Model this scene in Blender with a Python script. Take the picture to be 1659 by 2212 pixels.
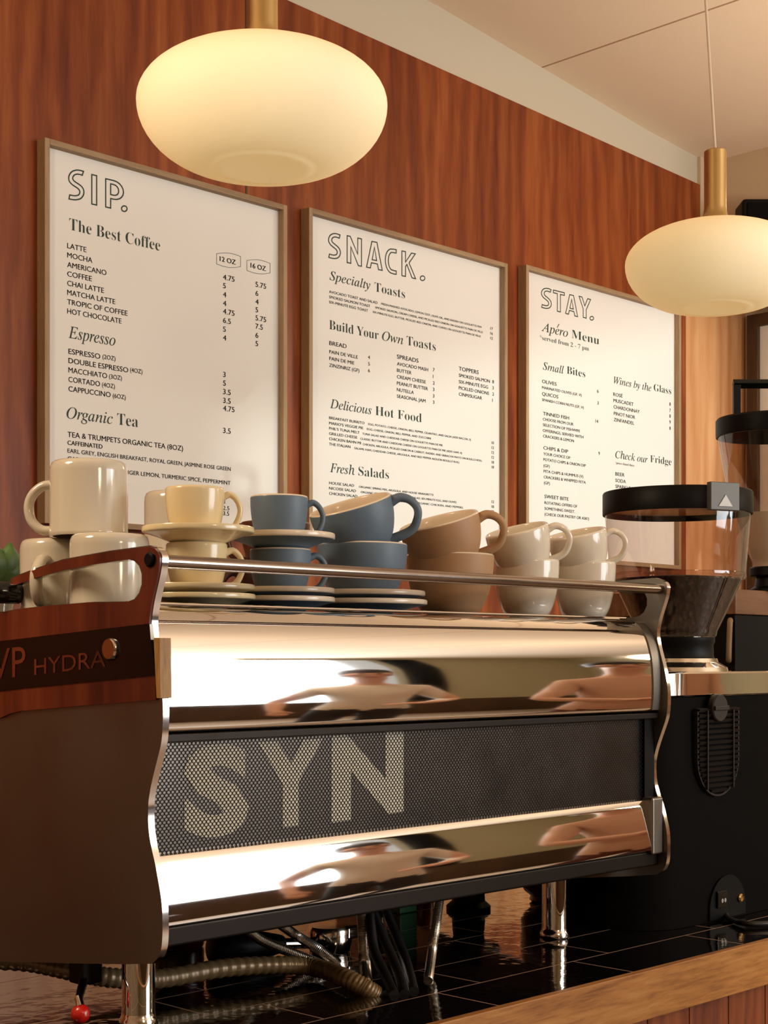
import bpy, bmesh, math, random
from mathutils import Vector, Matrix
random.seed(4)
SC = bpy.context.scene
COL = SC.collection
for o in list(bpy.data.objects):
    bpy.data.objects.remove(o)

# ------------------------------------------------------------------ camera, world, lights, exposure
F, YAW, CAMZ, HORIZON = 3300.0, math.radians(44.5), 1.409, 1420.0   # focal length in pixels of 1659 x 2212
CY, SY = math.cos(YAW), math.sin(YAW)
cam = bpy.data.cameras.new('camera')
cam.sensor_width = 36.0
cam.lens = F / 2212.0 * 36.0
cam.shift_y = (HORIZON - 1106.0) / 2212.0
cam.clip_start = 0.05
camo = bpy.data.objects.new('camera', cam)
camo.location = (0, 0, CAMZ)
camo.rotation_euler = (math.radians(90), 0, YAW - math.radians(90))
COL.objects.link(camo)
SC.camera = camo
SC.view_settings.view_transform = 'Standard'
SC.view_settings.look = 'None'
SC.view_settings.gamma = 1.0
SC.view_settings.use_curve_mapping = False
SC.view_settings.exposure = 0.07
try:
    SC.cycles.use_denoising = True
    SC.cycles.caustics_reflective = False
    SC.cycles.caustics_refractive = False
    SC.cycles.sample_clamp_indirect = 6.0
except Exception:
    pass
world = bpy.data.worlds.new('world')
SC.world = world
world.use_nodes = True
world.node_tree.nodes['Background'].inputs[0].default_value = (1.0, 0.97, 0.92, 1)
world.node_tree.nodes['Background'].inputs[1].default_value = 0.6


def light(name, kind, loc, aim, energy, color, **kw):
    l = bpy.data.lights.new(name, kind)
    l.energy, l.color = energy, color
    for k, v in kw.items():
        setattr(l, k, v)
    o = bpy.data.objects.new(name, l)
    o.location = loc
    o.rotation_euler = (Vector(aim) - Vector(loc)).to_track_quat('-Z', 'Y').to_euler()
    COL.objects.link(o)
    return o


# daylight through the two front windows, and the low sun that reaches the far end of the menu wall
light('window_daylight', 'AREA', (4.3, -3.48, 1.98), (4.3, 0, 1.98), 150, (0.90, 0.95, 0.98), shape='RECTANGLE', size=3.2, size_y=2.1)
sun_dir = Vector((-0.20, 0.98, -0.06))
light('low_sun', 'SUN', Vector((4, -9, 4)), Vector((4, -9, 4)) + sun_dir, 0.90, (0.92, 1.0, 0.90), angle=math.radians(1.8))
# unseen warm fill points added to lift the ceiling, some continuing the pendant row
for lx, ly, lz, lw in ((0.22, 1.67, 2.25, 36), (0.9, -1.2, 2.25, 25), (3.0, -1.2, 2.25, 27), (5.2, -0.8, 2.25, 27), (3.87, 1.68, 2.5, 17)):
    light('room_fill', 'POINT', (lx, ly, lz), (lx, ly, 0), lw, (1.0, 0.80, 0.56), shadow_soft_size=0.16)


# ------------------------------------------------------------------ pixel <-> place helpers
def ray(px, py):
    t = (px - 829.5) / F
    return Vector((CY + SY * t, SY - CY * t, (HORIZON - py) / F))


CAMP = Vector((0, 0, CAMZ))


def on_y(px, py, Y):
    d = ray(px, py)
    return CAMP + d * (Y / d.y)


def on_x(px, py, X):
    d = ray(px, py)
    return CAMP + d * (X / d.x)


def on_z(px, py, z):
    d = ray(px, py)
    return CAMP + d * ((z - CAMZ) / d.z)


def at_depth(px, py, Z):
    return CAMP + ray(px, py) * Z


def mpp(px, Y):
    """metres per pixel, across the view, at the plane of depth Y"""
    return Y / ray(px, 0).y / F


RIGHT = Vector((SY, -CY, 0))     # to the right in the view
AWAY = Vector((CY, SY, 0))


# ------------------------------------------------------------------ materials
def lin(c):
    return tuple(((v / 255) / 12.92 if v / 255 <= 0.04045 else ((v / 255 + 0.055) / 1.055) ** 2.4) for v in c) + (1,)


class NT:
    def __init__(s, name):
        s.m = bpy.data.materials.new(name)
        s.m.use_nodes = True
        s.t = s.m.node_tree
        s.b = s.t.nodes['Principled BSDF']
        s.out = s.t.nodes['Material Output']

    def n(s, kind, **kw):
        x = s.t.nodes.new('ShaderNode' + kind)
        for k, v in kw.items():
            setattr(x, k, v)
        return x

    def l(s, a, b):
        s.t.links.new(a, b)

    def pos(s, scale, obj=False):
        mp = s.n('Mapping')
        mp.inputs['Scale'].default_value = scale
        if obj:
            s.l(s.n('TexCoord').outputs['Object'], mp.inputs[0])
        else:
            s.l(s.n('NewGeometry').outputs['Position'], mp.inputs[0])
        return mp.outputs[0]

    def noise(s, vec, scale=1.0, detail=4, rough=0.55, dist=0.0):
        x = s.n('TexNoise')
        x.inputs['Scale'].default_value = scale
        x.inputs['Detail'].default_value = detail
        x.inputs['Roughness'].default_value = rough
        x.inputs['Distortion'].default_value = dist
        s.l(vec, x.inputs['Vector'])
        return x.outputs[0]

    def ramp(s, fac, stops):
        r = s.n('ValToRGB')
        e = r.color_ramp.elements
        while len(e) < len(stops):
            e.new(0.5)
        for i, (p, c) in enumerate(stops):
            e[i].position = p
            e[i].color = lin(c)
        s.l(fac, r.inputs[0])
        return r.outputs[0]

    def mix(s, a, b, fac, blend='MIX'):
        x = s.n('MixRGB', blend_type=blend)
        for i, v in ((1, a), (2, b), (0, fac)):
            if isinstance(v, (int, float)):
                x.inputs[i].default_value = v
            elif isinstance(v, tuple):
                x.inputs[i].default_value = v
            else:
                s.l(v, x.inputs[i])
        return x.outputs[0]

    def bump(s, h, strength, dist=0.001):
        b = s.n('Bump')
        b.inputs['Strength'].default_value = strength
        b.inputs['Distance'].default_value = dist
        s.l(h, b.inputs['Height'])
        s.l(b.outputs[0], s.b.inputs['Normal'])

    def set(s, **kw):
        for k, v in kw.items():
            s.b.inputs[k.replace('_', ' ')].default_value = v
        return s


def plain(name, rgb, rough=0.5, metal=0.0, var=0.06, scale=30.0, bump=0.0, coat=0.0, spec=0.5):
    """a procedural material: base colour with a faint uneven tone and roughness"""
    t = NT(name)
    nz = t.noise(t.pos((scale, scale, scale), True), 1.0, 3)
    c = lin(rgb)
    d = tuple(max(0, v * (1 - var)) for v in c[:3]) + (1,)
    t.l(t.mix(d, c, nz), t.b.inputs['Base Color'])
    t.set(Roughness=rough, Metallic=metal)
    t.b.inputs['Specular IOR Level'].default_value = spec
    if coat:
        t.set(Coat_Weight=coat, Coat_Roughness=0.08)
    if bump:
        t.bump(nz, bump)
    return t.m


def wood(name, dark, mid, light_, along='Z', scale=1.0, rough=0.35, coat=0.25, figure=0.5, fine=1.0, spec=0.4):
    t = NT(name)
    s, f = 9.0 * scale, 0.75 * scale
    sc = {'X': (f, s, s), 'Y': (s, f, s), 'Z': (s, s, f)}[along]
    v = t.pos(sc)
    big = t.noise(v, 1.0, 6, 0.62, 0.9)
    sc2 = tuple(x * 7 for x in sc)
    pore = t.noise(t.pos(sc2), 1.0, 3, 0.7, 0.3)
    w = t.n('TexWave', wave_type='BANDS', bands_direction='X' if along != 'X' else 'Y', wave_profile='SIN')
    w.inputs['Scale'].default_value = 1.1
    w.inputs['Distortion'].default_value = 9.0
    w.inputs['Detail'].default_value = 3.0
    w.inputs['Detail Scale'].default_value = 1.3
    t.l(t.pos(tuple(x * (0.55 if x == s else 1.6) for x in sc)), w.inputs['Vector'])
    fig = t.mix(big, w.outputs[0], figure * 0.5)
    fig = t.mix(fig, pore, 0.22 * fine)
    col = t.ramp(fig, [(0.28, dark), (0.5, mid), (0.72, light_)])
    broad = t.noise(t.pos((1.6, 1.6, 0.35) if along == 'Z' else (0.6, 1.5, 3)), 1.0, 2)
    col = t.mix(col, t.ramp(broad, [(0.35, (150, 140, 135)), (0.65, (255, 255, 255))]), 0.55, 'MULTIPLY')
    t.l(col, t.b.inputs['Base Color'])
    t.set(Roughness=rough)
    t.b.inputs['Specular IOR Level'].default_value = spec
    if coat:
        t.set(Coat_Weight=coat, Coat_Roughness=0.22)
    t.bump(pore, 0.12, 0.0006)
    return t.m


def metal(name, rgb, rough, brushed=None, var=0.05):
    t = NT(name)
    if brushed:
        sc = {'X': (2, 260, 260), 'Y': (260, 2, 260), 'Z': (160, 160, 1.5)}[brushed]
        nz = t.noise(t.pos(sc, True), 1.0, 3)
        smudge = t.noise(t.pos((7, 7, 7), True), 1.0, 3)
        r = t.n('MapRange')
        r.inputs[3].default_value, r.inputs[4].default_value = rough * 0.8, rough * 1.35
        t.l(smudge, r.inputs[0])
        t.l(r.outputs[0], t.b.inputs['Roughness'])
        t.bump(nz, 0.06, 0.0004)
    else:
        nz = t.noise(t.pos((14, 14, 14), True), 1.0, 4)
        r = t.n('MapRange')
        r.inputs[3].default_value, r.inputs[4].default_value = rough * 0.6, rough * 1.5
        t.l(nz, r.inputs[0])
        t.l(r.outputs[0], t.b.inputs['Roughness'])
    c = lin(rgb)
    t.l(t.mix(tuple(v * (1 - var) for v in c[:3]) + (1,), c, nz), t.b.inputs['Base Color'])
    t.set(Metallic=1.0)
    return t.m


def clear(name, tint, gloss=0.1, rough=0.04):
    """thin clear plastic or glass: lets most light through, mirrors more at grazing angles"""
    t = NT(name)
    tr = t.n('BsdfTransparent')
    tr.inputs[0].default_value = lin(tint)
    gl = t.n('BsdfGlossy')
    gl.inputs['Roughness'].default_value = rough
    fr = t.n('LayerWeight')
    fr.inputs[0].default_value = 0.25
    mr = t.n('MapRange')
    mr.inputs[3].default_value, mr.inputs[4].default_value = gloss * 0.4, min(1, gloss * 6)
    t.l(fr.outputs['Facing'], mr.inputs[0])
    mx = t.n('MixShader')
    t.l(mr.outputs[0], mx.inputs[0])
    t.l(tr.outputs[0], mx.inputs[1])
    t.l(gl.outputs[0], mx.inputs[2])
    t.l(mx.outputs[0], t.out.inputs[0])
    return t.m


M = {}
M['wall_wood'] = wood('walnut_veneer', (92, 38, 17), (136, 66, 30), (168, 94, 46), 'Z', 0.8, 0.42, 0.05, 0.42, 1.6, 0.22)
M['plate_wood'] = wood('mahogany_inlay', (66, 22, 12), (104, 42, 24), (128, 60, 34), 'Z', 2.2, 0.35, 0.2, 0.3)
M['oak_edge'] = wood('oak_edging', (132, 74, 26), (206, 142, 70), (230, 176, 104), 'X', 2.6, 0.45, 0.1, 0.45, 2.6)
M['plank'] = wood('cabinet_wood', (96, 38, 18), (150, 74, 34), (184, 104, 54), 'Z', 2.2, 0.4, 0.2, 0.3)
M['pale_panel'] = wood('pale_end_panel', (176, 112, 66), (206, 148, 98), (220, 172, 126), 'Z', 0.8, 0.34, 0.2, 0.3)  # lighter than the wall wood, to hold its sunlit tone
M['frame_wood'] = wood('frame_oak', (142, 114, 84), (168, 138, 104), (186, 158, 122), 'Z', 3.0, 0.55, 0.0, 0.2, 1.4)
M['frame_wood_x'] = wood('frame_oak_rail', (142, 114, 84), (168, 138, 104), (186, 158, 122), 'X', 3.0, 0.55, 0.0, 0.2, 1.4)
M['brown_frame'] = wood('brown_frame_wood', (52, 34, 20), (80, 54, 32), (98, 68, 42), 'Z', 3.0, 0.5, 0.0, 0.2)
M['ply'] = wood('plywood_edge', (120, 80, 34), (178, 134, 72), (206, 166, 100), 'Z', 6.0, 0.5, 0.0, 0.2, 2.0)
M['shelf_wood'] = wood('shelf_wood', (84, 52, 34), (118, 80, 54), (140, 98, 68), 'X', 2.0, 0.4, 0.1, 0.3)
M['paper'] = plain('menu_paper', (233, 231, 228), 0.7, 0, 0.015, 6)
M['ink'] = plain('menu_ink', (28, 52, 44), 0.7, 0, 0.05, 6)
M['plaster'] = plain('painted_plaster', (226, 208, 186), 0.85, 0, 0.04, 1.5)
M['white_wall'] = plain('painted_strip', (198, 188, 168), 0.85, 0, 0.03, 1.5)
M['beige_wall'] = plain('beige_wall_paint', (206, 184, 156), 0.85, 0, 0.04, 1.5)
M['olive_wall'] = plain('olive_wall_paint', (172, 162, 132), 0.85, 0, 0.05, 1.5)
M['floor'] = plain('cafe_floor', (168, 146, 124), 0.45, 0, 0.2, 3)
M['chrome'] = metal('polished_steel', (232, 226, 220), 0.035)
M['rail_steel'] = metal('dark_chrome_tube', (150, 136, 126), 0.16)
M['band_steel'] = metal('band_steel', (222, 212, 198), 0.06)
M['chrome_warm'] = metal('polished_tube', (214, 204, 196), 0.12)
M['steel'] = metal('brushed_steel', (136, 130, 122), 0.34, 'Z')
M['steel_dark'] = metal('dark_steel_sheet', (44, 39, 36), 0.4, 'X')
M['mesh'] = metal('mesh_steel', (30, 27, 25), 0.45)
M['backing'] = metal('backing_sheet', (112, 102, 94), 0.32)
M['brass'] = metal('satin_brass', (206, 174, 118), 0.3, 'Z')
M['braid'] = metal('braided_steel', (228, 216, 202), 0.3)
M['vent'] = plain('vent_plastic', (40, 34, 31), 0.42, 0, 0.15, 20, spec=0.35)
M['black'] = plain('black_plastic', (11, 10, 10), 0.45, 0, 0.2, 20, spec=0.14)
M['black_soft'] = plain('black_powder_coat', (19, 17, 16), 0.6, 0, 0.2, 60, 0.05, spec=0.02)
M['black_gloss'] = plain('black_gloss_plastic', (12, 11, 11), 0.16, 0, 0.2, 20)
M['grey_facet'] = plain('grey_latch', (86, 84, 80), 0.45, 0.3, 0.08, 20)
M['grey_mark'] = plain('pale_mark', (170, 168, 162), 0.45, 0.2, 0.05, 20)
M['letter'] = plain('cream_lettering', (246, 238, 216), 0.6, 0, 0.03, 20)
M['rubber'] = plain('black_rubber_cable', (22, 19, 18), 0.45, 0, 0.2, 40)
M['red'] = plain('red_knob', (200, 26, 18), 0.28, 0, 0.06, 20, coat=0.3)
M['cream'] = plain('cream_glaze', (226, 206, 164), 0.22, 0, 0.05, 18, coat=0.35)
M['mugglaze'] = plain('stone_mug_glaze', (204, 194, 176), 0.14, 0, 0.06, 16, coat=0.5)
M['blue'] = plain('matt_blue_glaze', (94, 112, 130), 0.5, 0, 0.10, 40, 0.02)
M['pale'] = plain('pale_inner_glaze', (226, 208, 184), 0.25, 0, 0.04, 16, coat=0.3)
M['tan'] = plain('tan_stoneware', (176, 136, 98), 0.55, 0, 0.10, 40, 0.02)
M['white'] = plain('white_glaze', (228, 216, 198), 0.14, 0, 0.03, 16, coat=0.5)
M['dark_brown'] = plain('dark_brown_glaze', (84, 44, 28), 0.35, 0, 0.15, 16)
M['clear'] = clear('clear_hopper', (236, 226, 218), 0.09, 0.06)
M['clear_dark'] = clear('smoked_hopper', (238, 228, 222), 0.10, 0.05)
M['frost'] = plain('coffee_chaff_film', (228, 220, 206), 0.6, 0, 0.1, 12)
M['leaf'] = plain('leaf_green', (86, 120, 60), 0.4, 0, 0.35, 24)
M['amber'] = plain('amber_ceramic', (108, 54, 32), 0.25, 0, 0.2, 14, coat=0.4)
M['green'] = plain('green_label', (52, 116, 66), 0.5, 0, 0.5, 40)
M['hose'] = plain('bronze_hose', (132, 106, 72), 0.34, 0.25, 0.2, 40)
M['honey'] = plain('honey_ceramic', (190, 124, 48), 0.3, 0, 0.1, 14, coat=0.3)


def make_tile():
    t = NT('black_glazed_tile')
    br = t.n('TexBrick', offset=0.3, squash=1.0)
    br.inputs['Scale'].default_value = 1.0
    br.inputs['Mortar Size'].default_value = 0.0014
    br.inputs['Brick Width'].default_value = 0.27
    br.inputs['Row Height'].default_value = 0.1075
    br.inputs['Mortar Smooth'].default_value = 0.2
    br.inputs['Color1'].default_value = lin((15, 11, 11))
    br.inputs['Color2'].default_value = lin((22, 16, 15))
    br.inputs['Mortar'].default_value = lin((168, 132, 106))
    mp = t.n('Mapping')
    mp.inputs['Location'].default_value = (-1.455, -1.152, 0)
    t.l(t.n('NewGeometry').outputs['Position'], mp.inputs[0])
    t.l(mp.outputs[0], br.inputs['Vector'])
    t.l(br.outputs['Color'], t.b.inputs['Base Color'])
    mr = t.n('MapRange')
    mr.inputs[3].default_value, mr.inputs[4].default_value = 0.045, 0.7
    t.l(br.outputs['Fac'], mr.inputs[0])
    t.l(mr.outputs[0], t.b.inputs['Roughness'])
    nz = t.noise(t.pos((26, 26, 26)), 1.0, 2)
    t.bump(nz, 0.28, 0.004)
    t.set(Coat_Weight=0.5, Coat_Roughness=0.04)
    return t.m


def make_globe():
    t = NT('opal_glass_lit')
    lw = t.n('LayerWeight')
    lw.inputs[0].default_value = 0.35
    c = t.ramp(lw.outputs['Facing'], [(0.0, (255, 226, 164)), (0.75, (252, 208, 134)), (1.0, (240, 176, 96))])
    em = t.n('Emission')
    t.l(c, em.inputs[0])
    em.inputs[1].default_value = 0.80
    t.l(c, t.b.inputs['Emission Color'])
    t.b.inputs['Emission Strength'].default_value = GLOW
    t.b.inputs['Base Color'].default_value = lin((236, 222, 198))
    t.set(Roughness=0.6)
    t.b.inputs['Specular IOR Level'].default_value = 0.2
    return t.m


def make_ceiling():
    t = NT('ceiling_board')
    sx = t.n('SeparateXYZ')
    t.l(t.n('NewGeometry').outputs['Position'], sx.inputs[0])
    a = t.n('Math', operation='ADD')
    a.inputs[1].default_value = -3.74 + 12.0
    t.l(sx.outputs[0], a.inputs[0])
    m = t.n('Math', operation='MODULO')
    m.inputs[1].default_value = 1.2
    t.l(a.outputs[0], m.inputs[0])
    g = t.n('Math', operation='LESS_THAN')
    g.inputs[1].default_value = 0.008
    t.l(m.outputs[0], g.inputs[0])
    t.l(t.mix(lin((244, 226, 204)), lin((178, 146, 116)), g.outputs[0]), t.b.inputs['Base Color'])
    t.set(Roughness=0.9)
    return t.m


def make_beans():
    t = NT('roasted_coffee_beans')
    vo = t.n('TexVoronoi')
    vo.inputs['Scale'].default_value = 1.0
    t.l(t.pos((110, 110, 80), True), vo.inputs['Vector'])
    t.l(t.ramp(vo.outputs['Distance'], [(0.1, (62, 38, 28)), (0.5, (34, 18, 12)), (0.8, (8, 4, 3))]), t.b.inputs['Base Color'])
    t.set(Roughness=0.5)
    t.b.inputs['Specular IOR Level'].default_value = 0.15
    t.bump(vo.outputs['Distance'], 1.0, 0.006)
    return t.m


GLOW = 0.44
M['tile'] = make_tile()
M['globe'] = make_globe()
M['ceiling'] = make_ceiling()
M['beans'] = make_beans()


# ------------------------------------------------------------------ mesh helpers
class MB:
    def __init__(s):
        s.v, s.f, s.mi = [], [], []

    def add(s, vs, fs, mi=0):
        b = len(s.v)
        s.v += [tuple(v) for v in vs]
        s.f += [tuple(b + i for i in f) for f in fs]
        s.mi += [mi] * len(fs)
        return s

    def box(s, lo, hi, mi=0):
        x0, y0, z0 = lo
        x1, y1, z1 = hi
        vs = [(x0, y0, z0), (x1, y0, z0), (x1, y1, z0), (x0, y1, z0), (x0, y0, z1), (x1, y0, z1), (x1, y1, z1), (x0, y1, z1)]
        return s.add(vs, [(3, 2, 1, 0), (4, 5, 6, 7), (0, 1, 5, 4), (1, 2, 6, 5), (2, 3, 7, 6), (3, 0, 4, 7)], mi)

    def lathe(s, prof, c=(0, 0, 0), n=48, mi=0, mis=None, cap0=False, cap1=False):
        """prof: (r, z) pairs, bottom to top along the outside then back down the inside if hollow"""
        vs, fs, ms = [], [], []
        for r, z in prof:
            for k in range(n):
                a = 2 * math.pi * k / n
                vs.append((c[0] + r * math.cos(a), c[1] + r * math.sin(a), c[2] + z))
        for i in range(len(prof) - 1):
            for k in range(n):
                k2 = (k + 1) % n
                fs.append((i * n + k, i * n + k2, (i + 1) * n + k2, (i + 1) * n + k))
                ms.append(mis[i] if mis else mi)
        if cap0:
            fs.append(tuple(reversed(range(n))))
            ms.append(mis[0] if mis else mi)
        if cap1:
            b = (len(prof) - 1) * n
            fs.append(tuple(b + k for k in range(n)))
            ms.append(mis[-1] if mis else mi)
        s.add(vs, fs)
        s.mi[-len(ms):] = ms
        return s

    def tube(s, pts, r, n=14, mi=0, flat=1.0, up=None, closed=False, caps=True):
        """a tube along points; r may be a list; flat squashes the section along the side direction"""
        P = [Vector(p) for p in pts]
        R = r if isinstance(r, (list, tuple)) else [r] * len(P)
        vs, fs = [], []
        prev = Vector(up) if up is not None else None
        for i, p in enumerate(P):
            a, b = P[max(i - 1, 0)], P[min(i + 1, len(P) - 1)]
            t = (b - a).normalized()
            if prev is None:
                prev = Vector((0, 0, 1)) if abs(t.z) < 0.9 else Vector((1, 0, 0))
            side = t.cross(prev).normalized()
            u = side.cross(t).normalized()
            if up is None:
                prev = u
            for k in range(n):
                an = 2 * math.pi * k / n
                vs.append(p + (side * math.cos(an) * flat + u * math.sin(an)) * R[i])
        for i in range(len(P) - 1):
            for k in range(n):
                k2 = (k + 1) % n
                fs.append((i * n + k, i * n + k2, (i + 1) * n + k2, (i + 1) * n + k))
        if caps:
            fs.append(tuple(reversed(range(n))))
            b = (len(P) - 1) * n
            fs.append(tuple(b + k for k in range(n)))
        return s.add(vs, fs, mi)

    def prism(s, poly, vec, mi=0, side_mi=None):
        """a polygon (3-D points) pushed along vec"""
        n = len(poly)
        vec = Vector(vec)
        vs = [Vector(p) for p in poly] + [Vector(p) + vec for p in poly]
        s.add(vs, [tuple(range(n)), tuple(reversed(range(n, 2 * n)))], mi)
        b = len(s.v) - 2 * n
        for k in range(n):
            k2 = (k + 1) % n
            s.f.append((b + k2, b + k, b + n + k, b + n + k2))
            s.mi.append(mi if side_mi is None else side_mi)
        return s

    def sheet(s, prof, x0, x1, mi=0):
        """profile (y, z) swept straight along X"""
        n = len(prof)
        vs = [(x0, y, z) for y, z in prof] + [(x1, y, z) for y, z in prof]
        return s.add(vs, [(i, i + 1, n + i + 1, n + i) for i in range(n - 1)], mi)

    def build(s, name, mats, parent=None, smooth=35, bevel=0.0, solid=0.0):
        me = bpy.data.meshes.new(name)
        me.from_pydata(s.v, [], s.f)
        for m in (mats if isinstance(mats, (list, tuple)) else [mats]):
            me.materials.append(m)
        if max(s.mi, default=0):
            me.polygons.foreach_set('material_index', s.mi)
        bm = bmesh.new()
        bm.from_mesh(me)
        bmesh.ops.recalc_face_normals(bm, faces=bm.faces)
        if bevel:
            bmesh.ops.bevel(bm, geom=[e for e in bm.edges if e.is_manifold and e.calc_face_angle(0) > 0.6], offset=bevel,
                            segments=3, profile=0.5, affect='EDGES', clamp_overlap=True)
        bm.to_mesh(me)
        bm.free()
        if smooth:
            me.polygons.foreach_set('use_smooth', [True] * len(me.polygons))
            me.set_sharp_from_angle(angle=math.radians(smooth))
        o = bpy.data.objects.new(name, me)
        COL.objects.link(o)
        if solid:
            md = o.modifiers.new('thickness', 'SOLIDIFY')
            md.thickness = solid
        if parent is not None:
            o.parent = parent
            o.matrix_parent_inverse = parent.matrix_basis.inverted()
        return o


def tag(o, label=None, cat=None, group=None, kind=None):
    for k, v in (('label', label), ('category', cat), ('group', group), ('kind', kind)):
        if v:
            o[k] = v
    return o


def thing(name, label, cat, loc=(0, 0, 0), group=None):
    o = bpy.data.objects.new(name, None)
    o.location = loc
    o.empty_display_size = 0.05
    COL.objects.link(o)
    return tag(o, label, cat, group)


def copy_thing(o, label, group=None, loc=None):
    c = o.copy()
    COL.objects.link(c)
    if loc is not None:
        c.location = loc
    tag(c, label, None, group)
    for ch in o.children:
        d = ch.copy()
        COL.objects.link(d)
        d.parent = c
        for g in ch.children:
            e = g.copy()
            COL.objects.link(e)
            e.parent = d
    return c


def struct(o, label=None, cat=None):
    o['kind'] = 'structure'
    return tag(o, label, cat)


def smooth_path(pts, n=8):
    P = [Vector(p) for p in pts]
    out = []
    for i in range(len(P) - 1):
        p0, p1, p2, p3 = P[max(i - 1, 0)], P[i], P[i + 1], P[min(i + 2, len(P) - 1)]
        for k in range(n):
            t = k / n
            out.append(0.5 * ((2 * p1) + (p2 - p0) * t + (2 * p0 - 5 * p1 + 4 * p2 - p3) * t * t + (3 * p1 - p0 - 3 * p2 + p3) * t ** 3))
    out.append(P[-1])
    return out


# ------------------------------------------------------------------ the room
WY = 3.0        # menu wall
FY = -3.5       # street front
CEIL_A, CEIL_B = 3.30, 3.17     # ceiling height near / at the far end
XL, XR = -2.5, 4.95

mb = MB()
tl, tr = on_y(620, 0, WY), on_y(1512, 399, WY)
sl = (tr.z - tl.z) / (tr.x - tl.x)
ztop = lambda x: tl.z + sl * (x - tl.x)
XW = -.85
mb.add([(XW, WY, 0), (tr.x, WY, 0), (tr.x, WY, ztop(tr.x)), (XW, WY, ztop(XW)),
        (XW, WY + .02, 0), (tr.x, WY + .02, 0), (tr.x, WY + .02, ztop(tr.x)), (XW, WY + .02, ztop(XW))],
       [(0, 1, 2, 3), (7, 6, 5, 4), (3, 2, 6, 7), (1, 5, 6, 2), (0, 3, 7, 4)])
struct(mb.build('wall_menu', M['wall_wood'], smooth=0))
struct(MB().box((XL, WY, 0), (XW - .002, WY + .02, ztop(XL))).build('wall_menu_left', M['plaster'], smooth=0))
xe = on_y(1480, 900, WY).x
mb = MB().box((xe, WY - .003, 0), (XR, WY + .02, 2.72))  # paler wood over the wall's end carries bright sunlight in its colour
struct(mb.build('wall_menu_sunlit_end', M['pale_panel'], smooth=0))
mb = MB()
for px in (532,):
    x = on_y(px, 40, WY).x
    mb.box((x - .003, WY - .0016, 0), (x + .003, WY, ztop(x) - .002))
struct(mb.build('trim_1', M['brown_frame'], smooth=0))
mb = MB().add([(XL, WY + .012, ztop(XL)), (XR, WY + .012, ztop(XR)), (XR, WY + .012, 3.2), (XR, WY - .03, 3.26), (XL, WY - .03, 3.36), (XL, WY + .012, 3.30)],
              [(0, 1, 2, 5), (5, 2, 3, 4)])
struct(mb.build('trim_2', M['white_wall'], smooth=60))
mb = MB()
zc = lambda x: CEIL_A + (CEIL_B - CEIL_A) * max(0, x - 3.0) / 1.9
mb.add([(XL, FY - .1, CEIL_A), (3.0, FY - .1, CEIL_A), (8.2, FY - .1, zc(4.9)), (8.2, WY + .1, zc(4.9)), (4.9, WY + .1, zc(4.9)), (3.0, WY + .1, CEIL_A), (XL, WY + .1, CEIL_A), (4.9, FY - .1, zc(4.9))],
       [(0, 1, 5, 6), (1, 7, 4, 5), (7, 2, 3, 4)])
struct(mb.build('ceiling', M['ceiling'], smooth=0))
struct(MB().box((XL, FY - .1, -.05), (8.2, WY + .1, 0)).build('floor', M['floor'], smooth=0))
struct(MB().box((4.72, 1.9, 2.72), (XR + .2, WY - .005, 3.26)).build('beam_far', M['beige_wall'], smooth=0))
struct(MB().box((XR, 2.0, 0), (XR + .1, WY, 2.72)).build('wall_far', M['beige_wall'], smooth=0))
struct(MB().box((8.1, FY, 0), (8.2, 2.0, 3.3)).build('wall_right', M['olive_wall'], smooth=0))
struct(MB().box((XR + .1, 1.9, 0), (8.2, 2.0, 3.3)).build('wall_right_return', M['beige_wall'], smooth=0))
# left wall, street front with its window opening
struct(MB().box((XL - .1, FY, 0), (XL, WY, 3.4)).build('wall_left', M['beige_wall'], smooth=0))
mb = MB()
mb.box((XL, FY - .1, .9), (2.7, FY, 3.4)).box((2.7, FY - .1, 3.04), (8.2, FY, 3.4)).box((6.34, FY - .1, .9), (8.2, FY, 3.04))
struct(mb.build('wall_front', M['olive_wall'], smooth=0))
struct(MB().box((XL, FY - .1, 0), (8.2, FY, .9)).build('baseboard_front', M['brown_frame'], smooth=0))
struct(MB().box((6.34, FY - .02, .9), (6.60, FY + .05, 3.04)).build('trim_3', M['black_soft'], smooth=0))
# added unseen blocker outside: its sloping lower edge cuts the top of the sunlight
e0, e1 = 2.49 - .289 * 1.5, 2.49 + .289 * 4.2
mb = MB().prism([(2.6, FY - .5, e0), (8.3, FY - .5, e1), (8.3, FY - .5, 4.4), (2.6, FY - .5, 4.4)], (0, -.02, 0))
mb.box((2.5, FY - .5, 0), (3.9, FY - .48, 4.2))  # added upright sheet that ends the sun patch on the left
struct(mb.build('sun_blocker', M['beige_wall'], smooth=0))


struct(MB().box((.4, WY - .012, .55), (4.5, WY - .0005, 1.40)).build('reflector_panel', M['pale_panel'], smooth=0))  # unseen pale panel added to warm the reflections in the counter tiles
struct(MB().box((tr.x + .001, WY - .002, 2.721), (XR, WY + .0115, 3.24)).build('wall_menu_upper', M['beige_wall'], smooth=0))


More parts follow.
